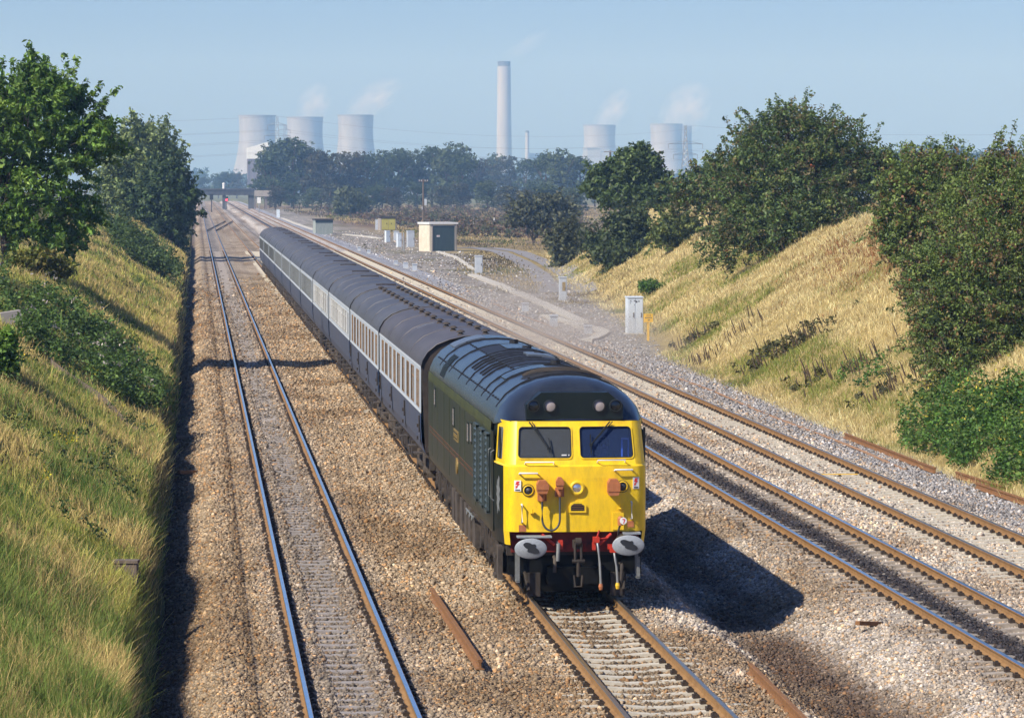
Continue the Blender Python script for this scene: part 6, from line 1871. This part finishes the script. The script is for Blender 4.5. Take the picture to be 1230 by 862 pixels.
# grass
def grass(name, label, X, Y, keep, hfun, cfun, wpx, lean, seed, clump=10, stalk=0.06):
    g = np.random.default_rng(seed)
    X, Y = X[keep], Y[keep]
    nc = len(X) // clump; cx, cy = X[:nc], Y[:nc]
    ch = hfun(cx, cy, g) * g.lognormal(0, 0.18, nc); cc = cfun(cx, cy, g); cl = g.normal(0, 0.16, (nc, 2))
    X = np.repeat(cx, clump); Y = np.repeat(cy, clump); n = len(X)
    sp = 0.055 + 0.0012 * Y
    off = g.normal(0, 1, (n, 2)) * sp[:, None] * np.array([1.0, 1.7]); X = X + off[:, 0]; Y = Y + off[:, 1]
    Z = H(X, Y) - 0.03
    h = np.repeat(ch, clump) * g.lognormal(0, 0.28, n)
    st = g.random(n) < stalk
    h = np.minimum(np.where(st, h * 1.35 + 0.05, h), 0.42)
    w_ = np.maximum(0.005, wpx * Y / 3663.0) * g.uniform(0.6, 1.3, n) * np.where(st, 0.75, 1.0)
    a = g.uniform(0, math.pi, n) * 0.5 - 0.8
    dirx, diry = np.cos(a)*w_/2, np.sin(a)*w_/2*0.6
    la = g.normal(0, 0.30, (n, 2)) + np.array(lean) + np.repeat(cl, clump, 0) + off / (sp[:, None] * 6)
    la = np.where(st[:, None], la * 0.5, la)
    P0 = np.stack([X - dirx, Y - diry, Z], -1); P1 = np.stack([X + dirx, Y + diry, Z], -1)
    mid = np.stack([X + la[:, 0]*h*0.35, Y + la[:, 1]*h*0.35, Z + h*0.55], -1)
    dv = np.stack([dirx, diry, 0*dirx], -1)*0.8
    tip = np.stack([X + la[:, 0]*h, Y + la[:, 1]*h, Z + h*0.97], -1)
    V = np.stack([P0, P1, mid + dv, tip + dv*0.35, tip - dv*0.35, mid - dv], 1).reshape(-1, 3)
    o = np.arange(n)[:, None]*6
    F = np.concatenate([o + np.array([[0, 1, 2, 5]]), o + np.array([[5, 2, 3, 4]])], 0)
    c = np.repeat(cc, clump, 0) * g.lognormal(0, 0.16, (n, 1))
    own = g.random(n) < 0.25; c[own] = cfun(X[own], Y[own], g)
    c[st] = np.array(STRAW) * 0.85 * g.lognormal(0.05, 0.18, (int(st.sum()), 1))
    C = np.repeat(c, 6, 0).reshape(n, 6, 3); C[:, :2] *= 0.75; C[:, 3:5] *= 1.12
    return tag(np_mesh(name, V, F, M['grass'], np.clip(C.reshape(-1, 3), 0, 1)), label, "grass", kind="stuff")
STRAW = np.array([0.58, 0.44, 0.17]); GREEN = np.array([0.20, 0.27, 0.06]); YG = np.array([0.46, 0.45, 0.10]); GOLD = np.array([0.78, 0.64, 0.32]); RED = np.array([0.30, 0.14, 0.06])
def pick(n_, a, b, thr, soft, g):
    k = np.clip((n_ - thr)/soft + g.normal(0, 0.35, n_.shape) + 0.5, 0, 1)[:, None]
    return a + (b - a)*k
# left bank
n = 460000
u = rng.random(n); Y = 1/(1/42 + (1/470 - 1/42)*u); X = L_TOE - 0.12 - 8.3*rng.random(n)**1.05
def hL(X, Y, g):
    d = L_TOE - X
    patch = fbm(X*0.7, Y*0.3, 81)
    return (0.07 + 0.14*patch + 0.08*np.exp(-(d/0.6)**2)) * g.lognormal(0, 0.25, X.shape) * np.where(g.random(X.shape) < 0.08, 1.5, 1)
def cL(X, Y, g):
    d = L_TOE - X
    m = fbm(X*0.9 + 3, Y*0.30, 83, 4) + 0.16*np.exp(-(d/0.9)**2) + 0.12*sstep(75, 190, Y)
    q = fbm(X*0.5 + 11, Y*0.16, 89, 3)
    n_ = len(X); dark = np.array([0.085, 0.15, 0.03])
    c = np.where((g.random(n_) < np.clip((q-0.42)*4.5, 0, 0.9))[:, None], YG, GREEN)
    c = np.where((g.random(n_) < np.clip((0.47-m)*6, 0, 0.85))[:, None], dark, c)
    c = np.where((g.random(n_) < np.clip((m-0.50)*3.8, 0.04, 0.9))[:, None], STRAW*g.lognormal(0, .2, (n_, 1)), c)
    return c * g.lognormal(0, 0.18, (n_, 1))
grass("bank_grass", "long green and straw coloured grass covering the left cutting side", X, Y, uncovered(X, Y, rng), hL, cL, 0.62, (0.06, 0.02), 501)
# right bank
n = 400000
u = rng.random(n); Y = 1/(1/78 + (1/440 - 1/78)*u); X = np.interp(Y, TOE_Y, TOE_X) - 0.5 + 15.5*rng.random(n)
def hR(X, Y, g): return (0.07 + 0.15*fbm(X*0.4, Y*0.2, 85)) * g.lognormal(0, 0.25, X.shape) * np.where(g.random(X.shape) < 0.06, 1.6, 1)
def cR(X, Y, g):
    e = X - np.interp(Y, TOE_Y, TOE_X)
    m = fbm(X*0.35 + 7, Y*0.12, 87, 4) + 0.06*sstep(1.0, 7, e) + 0.08*sstep(170, 260, Y)
    c = pick(m + 0.03 - 0.08*np.exp(-((e-0.8)/1.2)**2), np.array([0.24, 0.28, 0.06]), GOLD, 0.45, 0.12, g)
    r_ = np.exp(-((e-8.5)/2.2)**2 - ((Y-165)/16)**2) * fbm(X, Y*0.5, 91)
    k = (g.random(len(X)) < r_*1.5)[:, None]
    c = np.where(k, RED, c)
    return c * g.lognormal(0, 0.2, (len(X), 1))
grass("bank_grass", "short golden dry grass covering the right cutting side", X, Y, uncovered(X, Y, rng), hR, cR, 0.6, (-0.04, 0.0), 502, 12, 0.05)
# rough grass over the far field and yard edge
n = 90000
u = rng.random(n); Y = 1/(1/240 + (1/1250 - 1/240)*u); X = (rng.uniform(300, 760, n) - VPX)*Y/FPX
toe_ = np.interp(Y, TOE_Y, TOE_X)
yardx = np.where(Y < 420, np.interp(Y, [240, 300, 360, 420], [23.6, 24.3, 25.4, 29]), np.interp(Y, [420, 560, 700, 1250], [33, 34, 33, 25]))
pathd = np.min(np.stack([np.hypot(X-p.x, Y-p.y) for p in dense]), 0)
keep = (X > yardx + rng.normal(0, 1.2, n)) & (pathd > 2.6) & (fbm(X*0.15, Y*0.05, 97) > 0.36)
def hF(X, Y, g): return np.where(Y < 470, 0.11, 0.16) * g.lognormal(0, 0.35, X.shape) * (1 + 0.8*sstep(450, 800, Y))
def cF(X, Y, g):
    m = fbm(X*0.06, Y*0.016, 99, 4)
    c = pick(m, np.array([0.13, 0.105, 0.06]), np.array([0.40, 0.31, 0.15]), 0.48, 0.1, g)
    gr = (fbm(X*0.12, Y*0.04, 103) > 0.58)[:, None]
    c = np.where(gr & (g.random(len(X)) < 0.6)[:, None], np.array([0.12, 0.14, 0.04]), c)
    return c * g.lognormal(0, 0.2, (len(X), 1))
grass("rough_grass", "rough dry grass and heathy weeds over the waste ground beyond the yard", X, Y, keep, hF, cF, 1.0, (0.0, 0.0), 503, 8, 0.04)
# tufts at the ballast edge of the yard, yellow flowers on the left bank
g = np.random.default_rng(77)
fl = [ground_at(px, py, 0.45, 44, 300) for px, py in ((86, 522), (92, 523), (88, 528), (53, 560), (54, 566), (128, 468), (145, 482), (150, 486), (30, 425), (112, 438), (128, 540), (100, 505), (118, 446), (70, 520), (40, 430), (136, 470), (57, 572), (80, 526))]
V, F, C = leaf_cloud(np.array(fl), 0.12, 7, 0.045, [(0.80, 0.55, 0.02), (0.75, 0.6, 0.04)], 601)
tag(np_mesh("yellow_flowers", V, F, M['leaf'], C), "tiny yellow flower heads dotted among the left bank grass", "flowers", kind="stuff")

# slab, step and edging on the left bank
X, Y, Z = ground_at(14, 392); mb = MB(); mb.box(-0.55, 0.45, -0.25, 0.25, -0.2, 0.45); o = build("concrete_slab", mb, M['parapet']); o.location = (X-0.1, Y, Z); o.rotation_euler = (0, -0.15, R(10)); tag(o, "weathered concrete block on the left bank above the timber edging", "block")
X, Y, Z = ground_at(150, 694); mb = MB(); mb.box(-0.20, 0.20, -0.12, 0.12, -0.2, 0.26); mb.box(-0.22, 0.22, -0.14, 0.14, 0.26, 0.31); o = build("drain_block", mb, M['timber']); o.location = (X, Y, Z+0.02); o.rotation_euler = (0, 0, R(-8)); tag(o, "dark brick drain block low on the grassy left bank", "block")
a = Vector(ground_at(62, 438)); b2 = Vector(ground_at(168, 524)); mb = MB()
d = (b2-a)
pts = [a.lerp(b2, k/8) for k in range(9)]
pts = [Vector((p.x, p.y, float(H(p.x, p.y)))) for p in pts]
mb.grid([[(p.x, p.y-0.06, p.z-0.1), (p.x, p.y-0.06, p.z+0.2), (p.x, p.y+0.06, p.z+0.2), (p.x, p.y+0.06, p.z-0.1)] for p in pts])
tag(build("timber_edging", mb, M['timber']), "low grey timber edging running down the left bank below the nettles", "edging")

# ------------------------------------------------------------------ far trees
def far_tree_mesh(seed, hgt, wid, cols, n=420, per=9):
    g = np.random.default_rng(seed); bl = []
    for k in range(9):
        a = g.uniform(0, 6.28); r_ = wid*0.5*g.uniform(0.1, 0.65); z = hgt*g.uniform(0.3, 0.85)
        q = wid*g.uniform(0.18, 0.30)
        bl.append([r_*math.cos(a), r_*math.sin(a), z, q, q, q*0.85])
    bl.append([0, 0, hgt*0.8, wid*0.28, wid*0.28, hgt*0.17]); bl.append([0, 0, hgt*0.35, wid*0.42, wid*0.42, hgt*0.25])
    cen = blob_points(bl, n, g, 0.65)
    V, F, C = leaf_cloud(cen, wid*0.055, per, wid*0.055, cols, seed+1, colvar=0.15)
    return V, F, C
FARC = [[(0.061, 0.088, 0.034), (0.074, 0.101, 0.041), (0.047, 0.070, 0.030)], [(0.081, 0.088, 0.041), (0.095, 0.095, 0.047), (0.068, 0.074, 0.038)], [(0.068, 0.068, 0.038), (0.081, 0.074, 0.043), (0.057, 0.061, 0.035)], [(0.088, 0.115, 0.054), (0.101, 0.128, 0.061), (0.068, 0.095, 0.043)]]
protos = []
for k in range(5):
    V, F, C = far_tree_mesh(700+k*7, 22, 17, FARC[k % 4])
    protos.append((V, F, C))
PROTO_OBJ = {}
ORD = ["first", "second", "third", "fourth", "fifth", "sixth", "seventh", "eighth", "ninth", "tenth", "eleventh", "twelfth", "thirteenth", "fourteenth", "fifteenth", "sixteenth", "seventeenth", "eighteenth", "nineteenth", "twentieth", "twenty-first", "twenty-second", "twenty-third", "twenty-fourth"]
def far_tree(k, px, ptop, Y, hscale_px, label, group, wscale=1.0, rz=0.0):
    t_ = Y/FPX; X = (px-VPX)*t_; h = (VPY-ptop)*t_+CAM_Z+0.5; s = h/22.0
    if k not in PROTO_OBJ:
        t = thing("field_tree", label, "tree", (0,0,0), 0, group)
        V, F, C = protos[k]; np_mesh("crown", V, F, M['farleaf'], C, t)
        mb = MB(); mb.tube([(0,0,-0.5), (0.1,0,6), (0,0.2,14)], [0.55, 0.42, 0.2], 6)
        for a in range(5): mb.tube([(0,0,5+a), (3*math.cos(a*1.3), 3*math.sin(a*1.3), 9+a*1.4), (5.5*math.cos(a*1.3), 5.5*math.sin(a*1.3), 12+a*1.5)], [0.25, 0.16, 0.06], 5)
        build("trunk", mb, M['bark'], t); PROTO_OBJ[k] = t
    else:
        t = copy_tree(PROTO_OBJ[k])
    t.location = (X, Y, -0.5); t.scale = (s*wscale, s*wscale, s); t.rotation_euler = (0, 0, rz); t["label"] = label; t["group"] = group
    return t
belt = [(324, 180, 1240, 0), (330, 168, 1260, 3), (350, 164, 1260, 0), (368, 167, 1270, 3), (385, 178, 1230, 2), (402, 180, 1240, 1), (422, 180, 1250, 2), (440, 184, 1290, 0), (458, 178, 1300, 3), (478, 174, 1300, 0), (498, 176, 1310, 3), (518, 171, 1310, 0), (540, 170, 1300, 3), (556, 180, 1290, 0), (572, 188, 1500, 2), (590, 184, 1700, 3), (612, 186, 1600, 1), (632, 189, 1500, 0), (655, 182, 1250, 0), (676, 178, 1240, 3), (697, 184, 1250, 0), (715, 196, 1300, 1)]
rt_ = random.Random(5)
for i, (px, pt, Y, k) in enumerate(belt):
    side = "tree in the hazy belt below the cooling towers, %s from its left end" % ORD[i]
    far_tree(k, px, pt + rt_.uniform(-1, 3), Y, 0, side, "trees of the hazy tree belt", 1.0 + rt_.uniform(-0.1, 0.2), rt_.uniform(0, 6.28))
low = [(330, 222, 1150, 2), (352, 218, 1180, 0), (374, 224, 1120, 3), (395, 220, 1160, 1), (446, 222, 1100, 0), (470, 224, 1130, 2), (500, 220, 1180, 0), (528, 222, 1150, 1), (552, 218, 1150, 2), (585, 216, 1050, 3), (608, 222, 1000, 1), (630, 226, 900, 2), (655, 220, 950, 0), (690, 224, 900, 3)]
for i, (px, pt, Y, k) in enumerate(low):
    far_tree(k, px, pt, Y, 0, "low scrub tree at the foot of the hazy belt, %s from the left" % ORD[i], "scrub trees at the foot of the belt", 1.5 + rt_.uniform(-0.1, 0.5), rt_.uniform(0, 6.28))
leftf = [(246, 212, 2300, 0), (262, 208, 2200, 3), (270, 206, 2100, 0), (284, 207, 2150, 1), (236, 214, 2500, 3), (222, 213, 2500, 0)]
for i, (px, pt, Y, k) in enumerate(leftf):
    far_tree(k, px, pt, Y, 0, "faint far tree above the overbridge, %s in build order of depth" % ORD[i] if False else "faint far tree rising over the overbridge at the end of the tracks", "far trees over the bridge", 1.3, rt_.uniform(0, 6.28))
# distant woods on the horizon, too far to tell trees apart
g = np.random.default_rng(88); cen = []
for k in range(900):
    px = g.uniform(840, 1300); base_top = np.interp(px, [840, 880, 1095, 1130, 1170, 1300], [206, 200, 186, 179, 187, 190]) + 3*math.sin(px*0.21) + 2*math.sin(px*0.09)
    Y = g.uniform(2300, 2700); zt = CAM_Z + (VPY-base_top)*2400/FPX; z = zt*g.uniform(0.3, 1.0)**0.6
    cen.append(((px-VPX)*Y/FPX, Y, z))
for k in range(700):
    Y = g.uniform(3500, 4200); px = g.uniform(150, 900); zt = CAM_Z + (VPY - (210 + 3*math.sin(px*.15)))*Y/FPX
    cen.append(((px-VPX)*Y/FPX, Y, zt*g.uniform(0, 1)**0.6))
V, F, C = leaf_cloud(np.array(cen), 7.0, 14, 5.0, FARC[0], 701, colvar=0.12)
tag(np_mesh("distant_wood", V, F, M['farleaf'], C), "hazy blue distant woodland along the horizon behind the right bank", "wood", kind="stuff")
# heath scrub over the waste ground
g = np.random.default_rng(90); cen = []
for k in range(3200):
    Y = 1/(1/480 + (1/1250-1/480)*g.random()); px = g.uniform(340, 700); X = (px-VPX)*Y/FPX
    if X < np.interp(Y, [420, 700, 1250], [36, 37, 32]): continue
    if fbm(np.array([X*0.05]), np.array([Y*0.02]), 93)[0] < 0.40: continue
    cen.append((X, Y, BASE + g.uniform(0.1, 1.2)))
V, F, C = leaf_cloud(np.array(cen), 1.1, 16, 0.5, [(0.13, 0.085, 0.06), (0.10, 0.09, 0.05), (0.075, 0.085, 0.04), (0.16, 0.11, 0.075)], 703)
tag(np_mesh("heath_scrub", V, F, M['farleaf'], C), "reddish brown heathy scrub over the waste ground before the tree belt", "scrub", kind="stuff")

# ------------------------------------------------------------------ steam, exhaust, haze
def vol_mat(name, col, dens, scale, thr, stretch=(1, 1, 1)):
    m = bpy.data.materials.new(name); m.use_nodes = True; t = m.node_tree
    t.nodes.remove(t.nodes["Principled BSDF"])
    v = t.nodes.new("ShaderNodeVolumePrincipled"); v.inputs["Color"].default_value = tuple(col) + (1,)
    tc = t.nodes.new("ShaderNodeTexCoord")
    # fall-off from the middle of the puff, broken by noise
    ln = t.nodes.new("ShaderNodeVectorMath"); ln.operation = 'LENGTH'
    t.links.new(tc.outputs["Object"], ln.inputs[0])
    n = t.nodes.new("ShaderNodeTexNoise"); n.inputs["Scale"].default_value = scale; n.inputs["Detail"].default_value = 4
    t.links.new(tc.outputs["Object"], n.inputs["Vector"])
    a = t.nodes.new("ShaderNodeMapRange"); a.inputs["From Min"].default_value = 1.0; a.inputs["From Max"].default_value = 0.1
    t.links.new(ln.outputs["Value"], a.inputs["Value"])
    b_ = t.nodes.new("ShaderNodeMapRange"); b_.inputs["From Min"].default_value = thr; b_.inputs["From Max"].default_value = 0.75
    t.links.new(n.outputs["Fac"], b_.inputs["Value"])
    mu = t.nodes.new("ShaderNodeMath"); mu.operation = 'MULTIPLY'
    t.links.new(a.outputs[0], mu.inputs[0]); t.links.new(b_.outputs[0], mu.inputs[1])
    m2 = t.nodes.new("ShaderNodeMath"); m2.operation = 'MULTIPLY'; m2.inputs[1].default_value = dens
    t.links.new(mu.outputs[0], m2.inputs[0]); t.links.new(m2.outputs[0], v.inputs["Density"])
    t.links.new(v.outputs[0], t.nodes["Material Output"].inputs["Volume"])
    return m
def puff(name, label, cat, loc, rad, rot, m_):
    mb = MB(); prof = [(math.sin(math.pi*k/10), -math.cos(math.pi*k/10)) for k in range(11)]; prof[0] = (0, -1); prof[-1] = (0, 1)
    mb.lathe(prof, (0,0,0), 20, 'z'); o = build(name, mb, m_)
    o.location = loc; o.scale = rad; o.rotation_euler = rot
    return tag(o, label, cat, kind="stuff")
sc.cycles.volume_max_steps = 256
STEAM = vol_mat("steam_volume", (0.99, 0.99, 1.0), 0.062, 2.6, 0.36)
for i, (X, Y, h, rt) in enumerate(TW):
    if i == 0 or i == 5: continue
    sc_ = {1: (28, 28, 42), 2: (26, 28, 56), 3: (26, 28, 54), 4: (44, 34, 60)}[i]
    dx = {1: 24, 2: 50, 3: 40, 4: 62}[i]
    puff("steam_plume", ["", "upright white steam plume over the second cooling tower", "slanting thin steam over the third cooling tower", "thin steam plume over the tower right of the chimney", "broad thin steam over the tower behind the pylon"][i], "steam", (X + dx*0.55, Y, h + sc_[2]*0.42), sc_, (0, R({1: 22, 2: 56, 3: 34, 4: 40}[i]), 0), STEAM)
puff("steam_plume", "faint smoke drifting right from the tall chimney's top", "smoke", (CH[0]+34, CH[1], CH[2]+26), (48, 14, 16), (0, R(-30), 0), vol_mat("faint_smoke_volume", (0.95, 0.97, 1.0), 0.03, 2.0, 0.3))
EXH = vol_mat("exhaust_volume", (0.64, 0.59, 0.54), 0.085, 2.4, 0.34)
puff("exhaust_haze", "thin brownish exhaust haze drifting over the tracks right of the first coaches", "exhaust", (15.4, 160, 1.4), (3.9, 52, 2.4), (0, 0, R(-1.0)), EXH)

# even haze over everything
hz = MB(); hz.box(-2800, 4400, -60, 9600, -3.0, 330)
m = bpy.data.materials.new("air_haze"); m.use_nodes = True; t = m.node_tree
t.nodes.remove(t.nodes["Principled BSDF"])
v = t.nodes.new("ShaderNodeVolumePrincipled"); v.inputs["Color"].default_value = (0.34, 0.60, 1.0, 1); v.inputs["Absorption Color"].default_value = (1, 1, 1, 1); v.inputs["Density"].default_value = 0.00019; v.inputs["Anisotropy"].default_value = -0.1
t.links.new(v.outputs[0], t.nodes["Material Output"].inputs["Volume"])
o = build("haze", hz, m); o["kind"] = "stuff"; o["label"] = "pale blue summer haze filling the air over the whole valley"; o["category"] = "haze"
